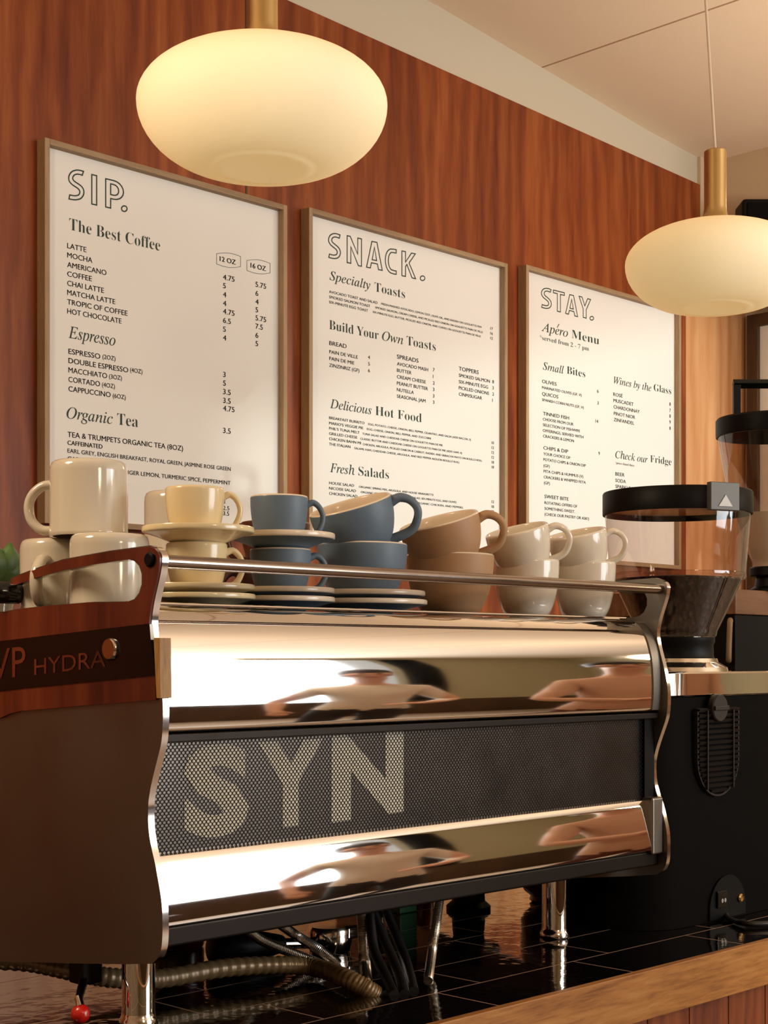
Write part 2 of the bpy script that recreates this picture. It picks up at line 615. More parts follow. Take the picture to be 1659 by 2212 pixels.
# ------------------------------------------------------------------ counter
CZ = 1.0
CF = 1.147      # front edge
CB = 2.0
ct = thing('service_counter', 'long bar counter with glossy black tile top, oak edge and plank front', 'counter', (2.0, 1.57, 0))
MB().box((-1.2, CF + .012, CZ - .03), (3.6, CB, CZ)).build('tile_top', M['tile'], ct, 0)
MB().box((-1.2, CF, CZ - .062), (3.6, CF + .0118, CZ + .0015)).build('oak_edging', M['oak_edge'], ct, 0, 0.0012)
MB().box((-1.2, CF + .0118, CZ - .062), (3.6, CF + .03, CZ - .0305)).build('edge_backer', M['oak_edge'], ct, 0)
mb = MB()
x = -1.2
while x < 3.58:
    mb.box((x, CF + .03, 0.0), (x + .0975, CF + .05, CZ - .0625))
    x += .1
mb.box((-1.2, CF + .048, 0), (3.6, CF + .06, CZ - .0625))
mb.box((-1.2, CB - .03, 0), (3.6, CB - .01, CZ - .031))
mb.build('plank_front', M['plank'], ct, 0)


# ------------------------------------------------------------------ framed menus
SERIF_H = '\u210e'


def ital(s):
    r = ''
    for ch in s:
        r += SERIF_H if ch == 'h' else chr(0x1d44e + ord(ch) - 97) if 'a' <= ch <= 'z' else chr(0x1d434 + ord(ch) - 65) if 'A' <= ch <= 'Z' else ch
    return r


def roman(s):
    r = ''
    for ch in s:
        r += chr(0x1d41a + ord(ch) - 97) if 'a' <= ch <= 'z' else chr(0x1d400 + ord(ch) - 65) if 'A' <= ch <= 'Z' else chr(0x1d7ce + ord(ch) - 48) if '0' <= ch <= '9' else ch
    return r


def glyphs(s, style):
    """text outlines as flat (verts, faces) at size 1, through Blender's own built-in lettering"""
    c = bpy.data.curves.new('lettering', 'FONT')
    c.body = ital(s) if style == 'i' else roman(s) if style == 'r' else s
    c.size = 1.0
    c.resolution_u = 3
    c.space_word = 0.9 if style == 's' else 1.0
    c.offset = {'s': 0.0, 'b': 0.0, 'h': 0.05, 'r': -0.0128, 'i': 0.0}[style]
    o = bpy.data.objects.new('lettering', c)
    COL.objects.link(o)
    dg = bpy.context.evaluated_depsgraph_get()
    me = bpy.data.meshes.new_from_object(o.evaluated_get(dg))
    vs = [v.co.copy() for v in me.vertices]
    fs = [tuple(p.vertices) for p in me.polygons]
    bpy.data.objects.remove(o)
    bpy.data.curves.remove(c)
    bpy.data.meshes.remove(me)
    return vs, fs


CAPS = {}


def cap_of(style):
    if style not in CAPS:
        CAPS[style] = max(v.y for v in glyphs('H', style)[0])
    return CAPS[style]


PAPER_Y = 2.986


def put(mb, s, x0, y0, x1, cap, style='s', Y=None):
    """one printed line on the menu wall: left end and baseline (x0, y0), right end x1, capital height cap, all read off the photograph"""
    Y = PAPER_Y - .0007 if Y is None else Y
    vs, fs = glyphs(s, style)
    lo, hi = min(v.x for v in vs), max(v.x for v in vs)
    p = on_y(x0, y0, Y)
    q = on_y(x1, y0, Y)
    kz = cap * mpp(x0, Y) / cap_of(style)
    kx = (q.x - p.x) / (hi - lo) if x1 else kz
    if s.replace('.', '').isdigit():
        kx = kz * 1.18
    for e in {'s': (0, .011), 'b': (-.004, .014, .03)}.get(style, (0,)):
        mb.add([(p.x + (v.x - lo + e) * kx, Y, p.z + v.y * kz) for v in vs], fs)


def outline(mb, paths, Y, w):
    """hollow display letters: each closed path (pixels) becomes a thin printed line"""
    for path in paths:
        P = [on_y(x, y, Y) for x, y in path]
        n = len(P)
        inn, out = [], []
        for i in range(n):
            a, b, c = P[i - 1], P[i], P[(i + 1) % n]
            d1, d2 = (b - a).normalized(), (c - b).normalized()
            n1, n2 = Vector((-d1.z, 0, d1.x)), Vector((-d2.z, 0, d2.x))
            nn = n1 + n2
            if nn.length < 1e-4:
                nn = n1
            nn.normalize()
            k = min(2.2, 1 / max(0.3, nn.dot(n1)))
            inn.append(b - nn * w * k)
            out.append(b + nn * w * k)
        mb.add(inn + out, [(i, (i + 1) % n, n + (i + 1) % n, n + i) for i in range(n)])


def letter_shapes(ch):
    """closed outlines of a tall hollow display capital in a unit box, y up"""
    k = 0.30

    def stroke(c, w):
        L, R = [], []
        for i, p in enumerate(c):
            a, b = c[max(i - 1, 0)], c[min(i + 1, len(c) - 1)]
            dx, dy = b[0] - a[0], b[1] - a[1]
            l = math.hypot(dx * 1.0, dy * 1.9) or 1
            nx, ny = -dy * 1.9 / l, dx / l
            L.append((p[0] + nx * w, p[1] + ny * w / 1.9))
            R.append((p[0] - nx * w, p[1] - ny * w / 1.9))
        return L + R[::-1]
    if ch == 'I':
        return [[(0, 0), (1, 0), (1, 1), (0, 1)]]
    if ch == 'T':
        return [[(.36, 0), (.64, 0), (.64, .87), (1, .87), (1, 1), (0, 1), (0, .87), (.36, .87)]]
    if ch == 'N':
        return [[(0, 0), (.26, 0), (.26, .62), (.78, -.02), (1, -.02), (1, 1), (.74, 1), (.74, .40), (.22, 1), (0, 1)]]
    if ch == 'A':
        return [[(0, 0), (.24, 0), (.31, .2), (.69, .2), (.76, 0), (1, 0), (.66, 1), (.34, 1)], [(.355, .32), (.645, .32), (.5, .8)]]
    if ch == 'K':
        return [[(0, 0), (.26, 0), (.26, .95 - .55), (.36, .5), (.74, 0), (1, 0), (.52, .58), (.98, 1), (.7, 1), (.26, .58), (.26, 1), (0, 1)]]
    if ch == 'Y':
        return [[(.36, 0), (.62, 0), (.62, .42), (1, 1), (.74, 1), (.5, .6), (.26, 1), (0, 1), (.36, .42)]]
    if ch == 'P':
        arc = lambda cx, cy, rx, ry: [(cx + rx * math.sin(a * math.pi / 10), cy + ry * math.cos(a * math.pi / 10)) for a in range(11)]
        return [[(0, 0), (.28, 0), (.28, .34)] + [(.45, .34)] + arc(.45, .67, .55, .33)[::-1][1:] + [(0, 1)],
                [(.28, .48), (.45, .48)] + arc(.45, .67, .28, .19)[::-1][1:] + [(.28, .86)]]
    if ch == 'C':
        c = [(.96, .93), (.75, .93)] + [(.62 - .47 * math.sin(a), .5 + .43 * math.cos(a)) for a in [i * math.pi / 12 for i in range(1, 12)]] + [(.75, .07), (.96, .07)]
        return [stroke(c, .13)]
    if ch == 'S':
        c = [(.92, .90), (.70, .93), (.48, .93), (.28, .88), (.16, .78), (.16, .67), (.28, .58), (.50, .50), (.72, .42), (.84, .32), (.84, .21), (.72, .11), (.5, .07), (.28, .07), (.06, .09)]
        out = []
        for i in range(len(c) - 1):
            p0, p1, p2, p3 = c[max(i - 1, 0)], c[i], c[i + 1], c[min(i + 2, len(c) - 1)]
            for q in range(4):
                t = q / 4
                out.append(tuple(.5 * (2 * p1[j] + (p2[j] - p0[j]) * t + (2 * p0[j] - 5 * p1[j] + 4 * p2[j] - p3[j]) * t * t + (3 * p1[j] - p0[j] - 3 * p2[j] + p3[j]) * t ** 3) for j in (0, 1)))
        return [stroke(out + [c[-1]], .13)]
    return []


def display(mb, items, dot):
    Y = PAPER_Y - .0007
    for ch, xa, xb, ytl, ybl, ybr in items:      # left, right, top-left y, bottom-left y, bottom-right y
        sl_ = (ybr - ybl) / (xb - xa)
        paths = []
        for sh in letter_shapes(ch):
            paths.append([(xa + (xb - xa) * u, ybl + sl_ * (xb - xa) * u + (ytl - ybl) * v) for u, v in sh])
        outline(mb, paths, Y, .0015)
    x, y, r = dot
    outline(mb, [[(x + r * math.cos(a), y + r * math.sin(a)) for a in [i * math.pi / 10 for i in range(20)]]], Y, .0015)


def framed_menu(name, label, x0, x1, ytl, title, dot, heads, lines, extra=None):
    FYF = 2.966
    a = on_y(x0, ytl, FYF)
    bot = on_y(1484, 1231, FYF).z
    L, R_, T, B = a.x, on_y(x1, ytl, FYF).x, a.z, bot
    t = thing(name, label, 'menu board', ((L + R_) / 2, WY - .001, B), 'framed menu boards')
    w = .0135
    fr = MB()
    for lo, hi, mi in (((L, FYF, B), (L + w, WY - .001, T), 0), ((R_ - w, FYF, B), (R_, WY - .001, T), 0),
                       ((L + w, FYF, T - w), (R_ - w, WY - .001, T), 1), ((L + w, FYF, B), (R_ - w, WY - .001, B + w), 1)):
        fr.box(lo, hi, mi)
    fr.build('frame', [M['frame_wood'], M['frame_wood_x']], t, 0, 0.0012)
    MB().box((L + w - .001, PAPER_Y, B + w - .001), (R_ - w + .001, WY - .003, T - w + .001)).build('paper', M['paper'], t, 0)
    mb = MB()
    display(mb, title, dot)
    mb.build('title_lettering', M['ink'], t, 0)
    for part, group, gx, gy in (('heading_lettering', heads, 16, 2), ('menu_text', lines, 7, 4)):
        blocks = []
        for h in group:
            w = (h[3] or h[1] + 20) - h[1]
            bx = [h[1] - gx, h[2] - h[4] - gy, h[1] + w + gx, h[2] + w * .17 + gy]
            new = [[bx], [h]]
            for b in blocks[:]:
                if any(q[0] < bx[2] and bx[0] < q[2] and q[1] < bx[3] and bx[1] < q[3] for q in b[0]):
                    new = [b[0] + new[0], b[1] + new[1]]
                    blocks.remove(b)
            blocks.append(new)
        for b in blocks:
            mb = MB()
            for h in b[1]:
                put(mb, *h)
            mb.build(part, M['ink'], t, 0)
    if extra:
        for shapes in extra():
            mb = MB()
            outline(mb, [shapes], PAPER_Y - .0007, .0005)
            mb.build('printed_outline', M['ink'], t, 0)
    return t


def badge(x0, x1, ytl, ybl, ytr, ybr):
    """the bulging outlined box round a size"""
    pts = []
    for i in range(9):
        u = i / 8
        pts.append((x0 + (x1 - x0) * u, ytl + (ytr - ytl) * u - 4.5 * math.sin(u * math.pi)))
    for i in range(9):
        u = 1 - i / 8
        pts.append((x0 + (x1 - x0) * u, ybl + (ybr - ybl) * u + 4.5 * math.sin(u * math.pi)))
    return pts


def acute():
    return [[(1203.5, 707), (1207, 700), (1208, 700.5), (1204.5, 707.5)]]


C = 11.2
sip = []
for s, y, x1 in (('LATTE', 535.7, 186.6), ('MOCHA', 556, 199.6), ('AMERICANO', 576.6, 230), ('COFFEE', 596.5, 198.5), ('CHAI LATTE', 616.7, 224.6),
                 ('MATCHA LATTE', 636.6, 249), ('TROPIC OF COFFEE', 657, 275.5), ('HOT CHOCOLATE', 677, 262.5)):
    sip.append((s, 145.3, y, x1, C))
for s, y in (('4.75', 603.5), ('5', 622), ('4', 641), ('4', 660), ('4.75', 677.5), ('6.5', 697), ('5', 716), ('4', 734.6)):
    sip.append((s, 482, y, 482 + (24.5 if len(s) == 4 else 17 if len(s) == 3 else 6.4), C))
for s, y in (('5.75', 619), ('6', 638.4), ('4', 656.5), ('5', 674), ('5.75', 691.5), ('7.5', 709.5), ('6', 729), ('5', 747)):
    sip.append((s, 552, y, 552 + (23 if len(s) == 4 else 16 if len(s) == 3 else 6.2), C * .97))
for s, y, x1, q, a, b in (('ESPRESSO', 764, 216.6, '(2OZ)', 221.7, 249.5), ('DOUBLE ESPRESSO', 784, 277, '(4OZ)', 281.3, 307.7), ('MACCHIATO', 804.4, 231.4, '(3OZ)', 235.8, 263.3),
                          ('CORTADO', 824.6, 216, '(4OZ)', 220.6, 248.4), ('CAPPUCCINO', 845, 239, '(6OZ)', 243.7, 271.6)):
    sip += [(s, 148, y, x1, C), (q, a, y + (a - 148) * .145, b, C * .84)]
for s, y in (('3', 814), ('5', 832.6), ('3.5', 851), ('3.5', 870), ('4.75', 887), ('3.5', 935), ('3', 1072), ('3', 1088), ('2.5', 1101.5), ('3.5', 1113)):
    k = .8 if y > 1000 else 1
    sip.append((s, 482, y, 482 + k * (24.5 if len(s) == 4 else 17 if len(s) == 3 else 6.4), C * k))
sip += [('TEA & TRUMPETS ORGANIC TEA (8OZ)', 146, 943.6, 395.6, 11.4), ('CAFFEINATED', 146, 960.6, 221.3, 9.4, 'b'),
        ('EARL GREY, ENGLISH BREAKFAST, ROYAL GREEN, JASMINE ROSE GREEN', 146, 977.6, 498.3, 8.8), ('CAFFEINE FREE', 146, 995, 232, 9.4, 'b'),
        ('GINGER LEMON, TURMERIC SPICE, PEPPERMINT', 258, 1022.6, 498, 8.8),
        ('12 OZ', 474.8, 563.5, 509, 10.2, 'b'), ('16 OZ', 541.4, 577.7, 574.3, 10.2, 'b')]


def badges():
    return [badge(468, 519.7, 548, 570, 554, 576), badge(533.4, 583.7, 562.5, 584, 569, 589.5)]


framed_menu('framed_menu', 'oak framed menu headed SIP listing coffee, espresso and tea', 97, 621, 296,
            [('S', 148, 182, 367, 431, 432), ('I', 198.5, 209, 377, 440.5, 443), ('P', 228.5, 267, 386, 447, 456)], (268.7, 450.7, 6),
            [('The Best Coffee', 150, 496, 346, 25, 'r'), ('Espresso', 148, 729.5, 249.5, 25.5, 'i'), ('Organic', 144, 903, 243.7, 24.5, 'i'), ('Tea', 253.5, 917, 298.3, 24.5, 'r')], sip, badges)

snk = []
for s, y, x1, d, xd, yd, xe in (
        ('AVOCADO TOAST AND SALAD', 632.5, 815.4, 'FRESH-MASHED AVOCADO, LEMON ZEST, OLIVE OIL, AND RADISH ON GOGUETTE PDV', 823.5, 658, 1040.8),
        ('SMOKED SALMON TOAST', 643.7, 799.7, 'SMOKED SALMON, CREAM CHEESE, AND PICKLED RED ONION ON GOGUETTE PAIN DE VILLE', 810.6, 666, 1043),
        ('SIX-MINUTE EGG TOAST', 654.8, 795, 'SIX-MINUTE EGG, BUTTER, PICKLED RED ONION, AND CHIVES ON GOGUETTE PAIN DE VILLE', 805.5, 675.6, 1038.7),
        ('BREAKFAST BURRITO', 905, 787.4, 'EGG, POTATO, CHEESE, ONION, BELL PEPPER, CILANTRO, AND SALSA (ADD BACON, 3)', 795.8, 918, 1017.3),
        ("MARIO'S VEGGIE PIE", 916.5, 784.7, 'EGG, CHEESE, ONION, BELL PEPPER, AND ZUCCHINI', 792.8, 928.6, 930.8),
        ("PHIL'S TUNA MELT", 927.7, 776.8, 'TUNA SALAD AND CHEDDAR CHEESE ON GOGUETTE PAIN DE MIE', 783, 938.8, 956.5),
        ('GRILLED CHEESE', 939, 772, 'CLASSIC BUTTER AND CHEDDAR CHEESE ON GOGUETTE PAIN DE MIE (ADD HAM, 4)', 778.6, 949.4, 998),
        ('CHICKEN BAHN MI', 950.3, 779.8, 'CHICKEN, ARUGULA, PICKLED DAIKON & CARROT, RADISH, AND SRIRACHA MAYO ON BOLILLO ROLL', 783.8, 961.4, 1041.7),
        ('THE ITALIAN', 961.7, 757, 'SALAMI, HAM, CHEDDAR CHEESE, ARUGULA, AND RED PEPPER AIOLION BOLILLO ROLL', 765.7, 970, 993),
        ('HOUSE SALAD', 1045.8, 765, 'ORGANIC SPRING MIX, ARUGULA, AND HOUSE VINAIGRETTE', 775.6, 1053.4, 936.6),
        ('NICOISE SALAD', 1057, 769, 'ORGANIC SPRING MIX, ARUGULA, TUNA SALAD, SIX-MINUTE EGG, AND OLIVES', 779.5, 1064.8, 986),
        ('CHICKEN SALAD', 1068.4, 772, 'ORGANIC SPRING MIX, MARINATED ORGANIC CHICKEN, AND PEPPERS', 783, 1076, 1000)):
    snk += [(s, 711, y, x1, 5.7), (d, xd, yd, xe, 4.4)]
for s, y in (('17', 712), ('16', 722.5), ('12', 733)):
    snk.append((s, 1059.5, y, 1066.8, 5.8))
for s, y in (('10', 959), ('12', 969.5), ('12', 980), ('12', 990.5), ('18', 1001), ('18', 1011.5), ('12', 1086.5), ('18', 1097), ('12', 1107.5)):
    snk.append((s, 1062, y, 1069.5, 5.8))
snk += [('BREAD', 711.4, 745, 748.8, 8.8), ('PAIN DE VILLE', 711.4, 763, 773, 7.3), ('PAIN DE MIE', 711.4, 777.5, 765.4, 7.3), ('ZINZINRIZ (GF)', 711.4, 792, 776.5, 7.3),
        ('4', 795, 774.8, 799.7, 7.3), ('5', 795.6, 789.3, 800, 7.3), ('6', 795.4, 803.7, 799.8, 7.3),
        ('SPREADS', 857.6, 774.3, 904, 8.8), ('AVOCADO MASH', 857.6, 789, 924.8, 7.2), ('BUTTER', 857.6, 803, 889, 7.2), ('CREAM CHEESE', 857.6, 817, 920, 7.2),
        ('PEANUT BUTTER', 857.6, 831, 924.5, 7.2), ('NUTELLA', 857.6, 845, 894, 7.2), ('SEASONAL JAM', 857.6, 859, 919.4, 7.2)]
for s, y in (('7', 802), ('1', 816.5), ('2', 830.6), ('3', 844.5), ('3', 858.4), ('3', 872)):
    snk.append((s, 935.3, y, 939.3, 7.2))
snk += [('TOPPERS', 991.4, 800, 1034, 8.4), ('SMOKED SALMON', 991.4, 813.8, 1058.3, 7), ('SIX-MINUTE EGG', 991.4, 827.6, 1054.4, 7), ('PICKLED ONIONS', 991.4, 841, 1056.5, 7), ('CINM/SUGAR', 991.4, 854.4, 1041.4, 7)]
for s, y in (('8', 827.6), ('3', 841), ('2', 854.4), ('1', 868)):
    snk.append((s, 1063.7, y, 1067.7, 7))
framed_menu('framed_menu', 'oak framed menu headed SNACK listing toasts, hot food and salads', 668, 1097, 447,
            [('S', 709.6, 736, 503, 557, 560), ('N', 750, 781, 509, 567, 574), ('A', 792, 826, 519, 577, 584), ('C', 832, 857, 534.5, 588, 593), ('K', 868.5, 898, 542, 595.5, 602)], (913, 601, 5),
            [('Specialty', 712.3, 604.2, 800, 19.5, 'i'), ('Toasts', 809.4, 629, 875, 19.5, 'r'), ('Build Your', 711.4, 711, 818, 20, 'r'), ('Own', 825.6, 734.5, 871, 20, 'i'), ('Toasts', 878.7, 745, 941.4, 19.5, 'r'),
             ('Delicious', 713, 881, 802.7, 19.5, 'i'), ('Hot Food', 811, 896.5, 911, 19.5, 'r'), ('Fresh', 713, 1019.6, 766, 19.5, 'i'), ('Salads', 774.7, 1027, 840, 19.5, 'r')], snk)

sty = [('OLIVES', 1171, 827, 1202.4, 7.4), ('MARINATED OLIVES (GF, V)', 1171, 839.4, 1256.5, 5.6), ('QUICOS', 1171, 854, 1206, 7.4), ('SPANISH CORN NUTS (GF, V)', 1171, 866, 1261, 5.6),
       ('6', 1290, 848, 1294.4, 7), ('3', 1290.5, 873.6, 1294.6, 7), ('TINNED FISH', 1173, 896.4, 1229.4, 7.2), ('14', 1286.7, 913, 1295.8, 7),
       ('CHOOSE FROM OUR', 1173, 908, 1238.7, 6), ('SELECTION OF FISHWIFE', 1173, 920.3, 1253, 6), ('OFFERINGS, SERVIED WITH', 1173, 932.5, 1260.5, 6), ('CRACKERS & LEMON', 1173.3, 944.5, 1240, 6),
       ('CHIPS & DIP', 1174, 970.7, 1227.3, 7.4), ('9', 1292.8, 982.7, 1296.8, 7), ('YOUR CHOICE OF:', 1174, 983, 1233, 6), ('POTATO CHIPS & ONION DIP', 1174, 995.4, 1265.5, 6), ('(GF)', 1174.3, 1008.4, 1187.5, 6),
       ('PITA CHIPS & HUMMUS (V)', 1174.5, 1020.6, 1260, 6), ('CRACKERS & WHIPPED FETA', 1174.7, 1033, 1265.5, 6), ('(GF)', 1175, 1045.5, 1188, 6),
       ('SWEET BITE', 1176.4, 1075.7, 1228.4, 7.4), ('ROTATING OFFERS OF', 1176.4, 1088.7, 1247, 6), ('SOMETHING SWEET.', 1176.5, 1101, 1242, 6), ('(CHECK OUR PASTRY OR ASK!)', 1176.7, 1113.4, 1272.4, 6),
       ('ROS\u00c9', 1325, 855, 1345, 7.3), ('MUSCADET', 1325.3, 868.3, 1368.7, 7.3), ('CHARDONNAY', 1325.6, 882, 1381.7, 7.3), ('PINOT NIOR', 1326, 896.4, 1372, 7.3), ('ZINFANDEL', 1326, 909.7, 1370, 7.3),
       ('BEER', 1329.4, 1027, 1349, 7.4), ('SODA', 1329.5, 1041, 1352, 7.4), ('SPARKLING WATER', 1329.6, 1054, 1402, 7.4), ('KOMBUCHA', 1330, 1068, 1378, 7.4)]
for s, y in (('8', 876), ('7', 889.5), ('8', 902), ('9', 915), ('8', 928.3)):
    sty.append((s, 1446, y, 1450, 7))
framed_menu('framed_menu', 'oak framed menu headed STAY listing small bites, wines and fridge drinks', 1137, 1472, 571,
            [('S', 1169.5, 1191.5, 621, 664.5, 668), ('T', 1195.5, 1219.4, 626.5, 670, 676), ('A', 1222, 1248, 634, 677, 684), ('Y', 1251, 1276, 640, 683, 690)], (1278.5, 687.4, 4),
            [('Apero', 1169.5, 714.5, 1227, 19, 'i'), ('Menu', 1235, 730, 1294.4, 18, 'r'), ('*served from 2 - 7 pm', 1166, 733, 1272, 9.5, 'r'), ('Small', 1173, 798, 1218, 16.5, 'i'), ('Bites', 1224.7, 807, 1264.5, 16, 'r'),
             ('Wines by the', 1326, 828, 1407, 15, 'i'), ('Glass', 1412.5, 844, 1450, 15, 'r'), ('Check our', 1329.4, 989, 1399, 15.5, 'i'), ('Fridge', 1405, 998, 1450.6, 15, 'r'), ('*prices listed there', 1329.4, 1002, 1370.5, 5, 'r')], sty, acute)


# ------------------------------------------------------------------ espresso machine
MX0, MX1 = 0.945, 1.851          # outer faces of the two side panels
PT = 0.008                       # panel thickness
TRAY = 1.462
mach = thing('espresso_machine', 'wide chrome espresso machine with mesh back panel, stacked with cups', 'espresso machine', (1.4, 1.57, CZ))


def on_plate(pts, X=MX0):
    return [on_x(px, py, X) for px, py in pts]


FRONT = [(338, 1182), (347, 1192), (351, 1208), (347, 1240), (338, 1280), (332, 1310), (328, 1345), (331, 1380), (338, 1420), (345, 1460), (351, 1510), (352, 1550), (349, 1600), (340, 1640), (330, 1680),
         (323, 1715), (320, 1745), (321, 1790), (327, 1830), (336, 1870), (345, 1920), (350, 1960), (351, 2010), (349, 2045), (342, 2068), (328, 2082)]
FS = [(p.x, p.y) for p in smooth_path([Vector((x, y, 0)) for x, y in FRONT], 3)]
ARM_TOP = [(22, 1250), (30, 1245), (84, 1225), (135, 1208), (236, 1189.5), (300, 1181), (324, 1178)]
GAP = [(0, 1323), (34, 1316), (101, 1308), (202, 1300), (277, 1299), (290, 1294), (300, 1281), (306, 1262), (306, 1240), (300, 1222), (290, 1212), (280, 1209), (202, 1220), (135, 1233), (84, 1247), (34, 1264), (22, 1264)]
PLATE = ARM_TOP + FS + [(270, 2083), (150, 2081), (0, 2077), (-330, 2068), (-340, 1322)] + GAP
plate = MB().prism(on_plate(PLATE), (PT, 0, 0), 0, 1).build('side_panel', [M['steel'], M['chrome_warm']], mach, 50)
plate['label'] = 'brushed steel side panel with wood inlay and dark name band'
IN = 6
TOPW = [(26, 1249), (84, 1227), (135, 1210), (236, 1191.5), (300, 1183.5), (322, 1181)] + [(x - IN, y + (2 if y < 1200 else 0)) for x, y in FS if y < 1344] + \
       [(322, 1347), (160, 1366), (0, 1385), (-330, 1420), (-334, 1324)] + [(x + (2 if x > 285 else 0), y + 1) if y > 1270 else (x + (2 if x > 285 else 0), y - 1) for x, y in GAP]
MB().prism(on_plate(TOPW, MX0 - .003), (.0029, 0, 0)).build('wood_inlay', M['plate_wood'], plate, 30)['label'] = 'reddish brown wood inlay along the arm'
LOWW = [(335, 1459), (180, 1474), (40, 1488), (0, 1493), (-330, 1530), (-330, 1600), (0, 1551), (20, 1542), (42, 1536), (180, 1524), (336, 1512)]
MB().prism(on_plate(LOWW, MX0 - .003), (.0029, 0, 0)).build('wood_inlay', M['plate_wood'], plate, 30)
BAND = [(323, 1348), (160, 1367), (0, 1386), (-330, 1421), (-330, 1529), (0, 1492), (40, 1487), (180, 1473), (334, 1458), (331, 1420), (326, 1385)]
band = MB().prism(on_plate(BAND, MX0 - .0045), (.0044, 0, 0)).build('name_band', M['black_gloss'], plate, 30)
band['label'] = 'glossy dark name band'
MB().prism(on_plate([(332, 1378), (345, 1378), (347, 1508), (338, 1508)], MX0 - .0045), (PT + .006, 0, 0)).build('edge_strip', M['ply'], plate, 0)['label'] = 'yellow plywood edge strip'


def put_line(mb, s, p0, p1, cap, style, plane, fix):
    """lettering whose baseline runs between two pixels on a plane"""
    vs, fs = glyphs(s, style)
    lo, hi = min(v.x for v in vs), max(v.x for v in vs)
    a, b = plane(p0[0], p0[1], fix), plane(p1[0], p1[1], fix)
    up = plane(p0[0], p0[1] - cap, fix) - a
    mb.add([a + (b - a) * ((v.x - lo) / (hi - lo)) + up * (v.y / cap_of(style)) for v in vs], fs)


mb = MB()
XP = MX0 - .0051
put_line(mb, 'MVP', (-62, 1470), (55, 1461), 62, 's', on_x, XP)
put_line(mb, 'HYDRA', (74, 1458), (228, 1440), 34, 's', on_x, XP)
mb.build('badge_lettering', M['plate_wood'], plate, 0)
p = on_x(240, 1402, MX0 - .0046)
mb = MB().lathe([(.0, .004), (.0105, .004), (.0118, .002), (.0118, 0)], n=32)
mb.v = [(p.x - z, p.y + x, p.z + y) for x, y, z in mb.v]
mb.build('badge_disc', M['chrome_warm'], plate)
# the right-hand panel is the same sheet, its inner face showing
pr = MB().prism(on_plate(PLATE), (PT, 0, 0), 0, 1)
pr.v = [(x + (MX1 - MX0 - PT), y, z) for x, y, z in pr.v]
pr.build('side_panel', [M['steel'], M['chrome_warm']], mach, 50)

YB = 1.868       # operator side
X0, X1 = MX0 + PT, MX1 - PT
# bulging polished hood: the surface tips from nearly level at the top to just past upright at the bottom
ang = [(0, 52), (.05, 44), (.13, 30), (.23, 19), (.5, 5), (.75, 0), (1, -9)]
zt, zb = 1.459, 1.334
prof = []
y = 1.2850
N = 40
for i in range(N + 1):
    u = i / N
    for (ua, aa), (ub, ab) in zip(ang, ang[1:]):
        if ua <= u <= ub:
            al = aa + (ab - aa) * (u - ua) / (ub - ua)
            break
    prof.append((y, zt + (zb - zt) * u))
    y -= math.tan(math.radians(al)) * (zt - zb) / N
hood = [(YB, zt + .003), (1.300, zt + .003), (1.290, zt + .0024)] + prof + [(prof[-1][0] + .006, zb - .004), (1.30, zb - .004)]
MB().sheet(hood, X0, X1).build('chrome_hood', M['chrome'], mach, 50)['label'] = 'polished bulging hood'
YM = 1.268       # mesh plane
MB().box((X0, prof[-1][0] + .0, zb - .0125), (X1, YM + .03, zb - .0045)).build('hood_trim', M['steel_dark'], mach, 0, .001)
# perforated sheet: a real lattice of holes
mb = MB()
dx, dz = .0055, .0031
zlo, zhi = 1.199, 1.326
rows = int((zhi - zlo) / dz)
cols = int((X1 - X0) / dx)
cell = [(0, 2 / 3 * dz), (-dx / 2, dz / 3), (-dx / 2, -dz / 3), (0, -2 / 3 * dz), (dx / 2, -dz / 3), (dx / 2, dz / 3)]
hole = [(0, .66 * dz), (-dx * .30, dz * .34), (-dx * .30, -dz * .20), (0, -.46 * dz), (dx * .30, -dz * .20), (dx * .30, dz * .34)]
hole = [(a * 1.08, b) for a, b in hole]
for j in range(rows):
    for i in range(cols):
        cx = X0 + (i + .5 + (.5 if j % 2 else 0)) * dx
        if cx + dx / 2 > X1:
            continue
        cz = zlo + (j + .5) * dz
        vs = [(cx + a, YM, cz + b) for a, b in cell] + [(cx + a, YM, cz + b) for a, b in hole]
        mb.add(vs, [(k, (k + 1) % 6, 6 + (k + 1) % 6, 6 + k) for k in range(6)])
o = mb.build('perforated_panel', M['mesh'], mach, 0)
o['label'] = 'dark perforated mesh sheet'
back = MB().box((X0, YM + .0040, 1.19), (X1, YM + .0075, 1.332)).build('backing_sheet', M['backing'], mach, 0)
mb = MB()
YL = YM + .0034
put_line(mb, 'S', (396, 1800), (538, 1788), 190, 'h', on_y, YL)
put_line(mb, 'Y', (556, 1782), (697, 1766), 178, 'h', on_y, YL)
put_line(mb, 'N', (716, 1766), (872, 1742), 176, 'h', on_y, YL)
mb.build('lettering', M['letter'], back, 0)['label'] = 'large cream letters behind the mesh'
MB().box((X1 - .024, YM - .003, 1.2085), (X1, YM - .0008, 1.3215)).build('mesh_shade_strip', M['black'], mach, 0)  # black strip painted in for the bracket's shadow at the mesh end
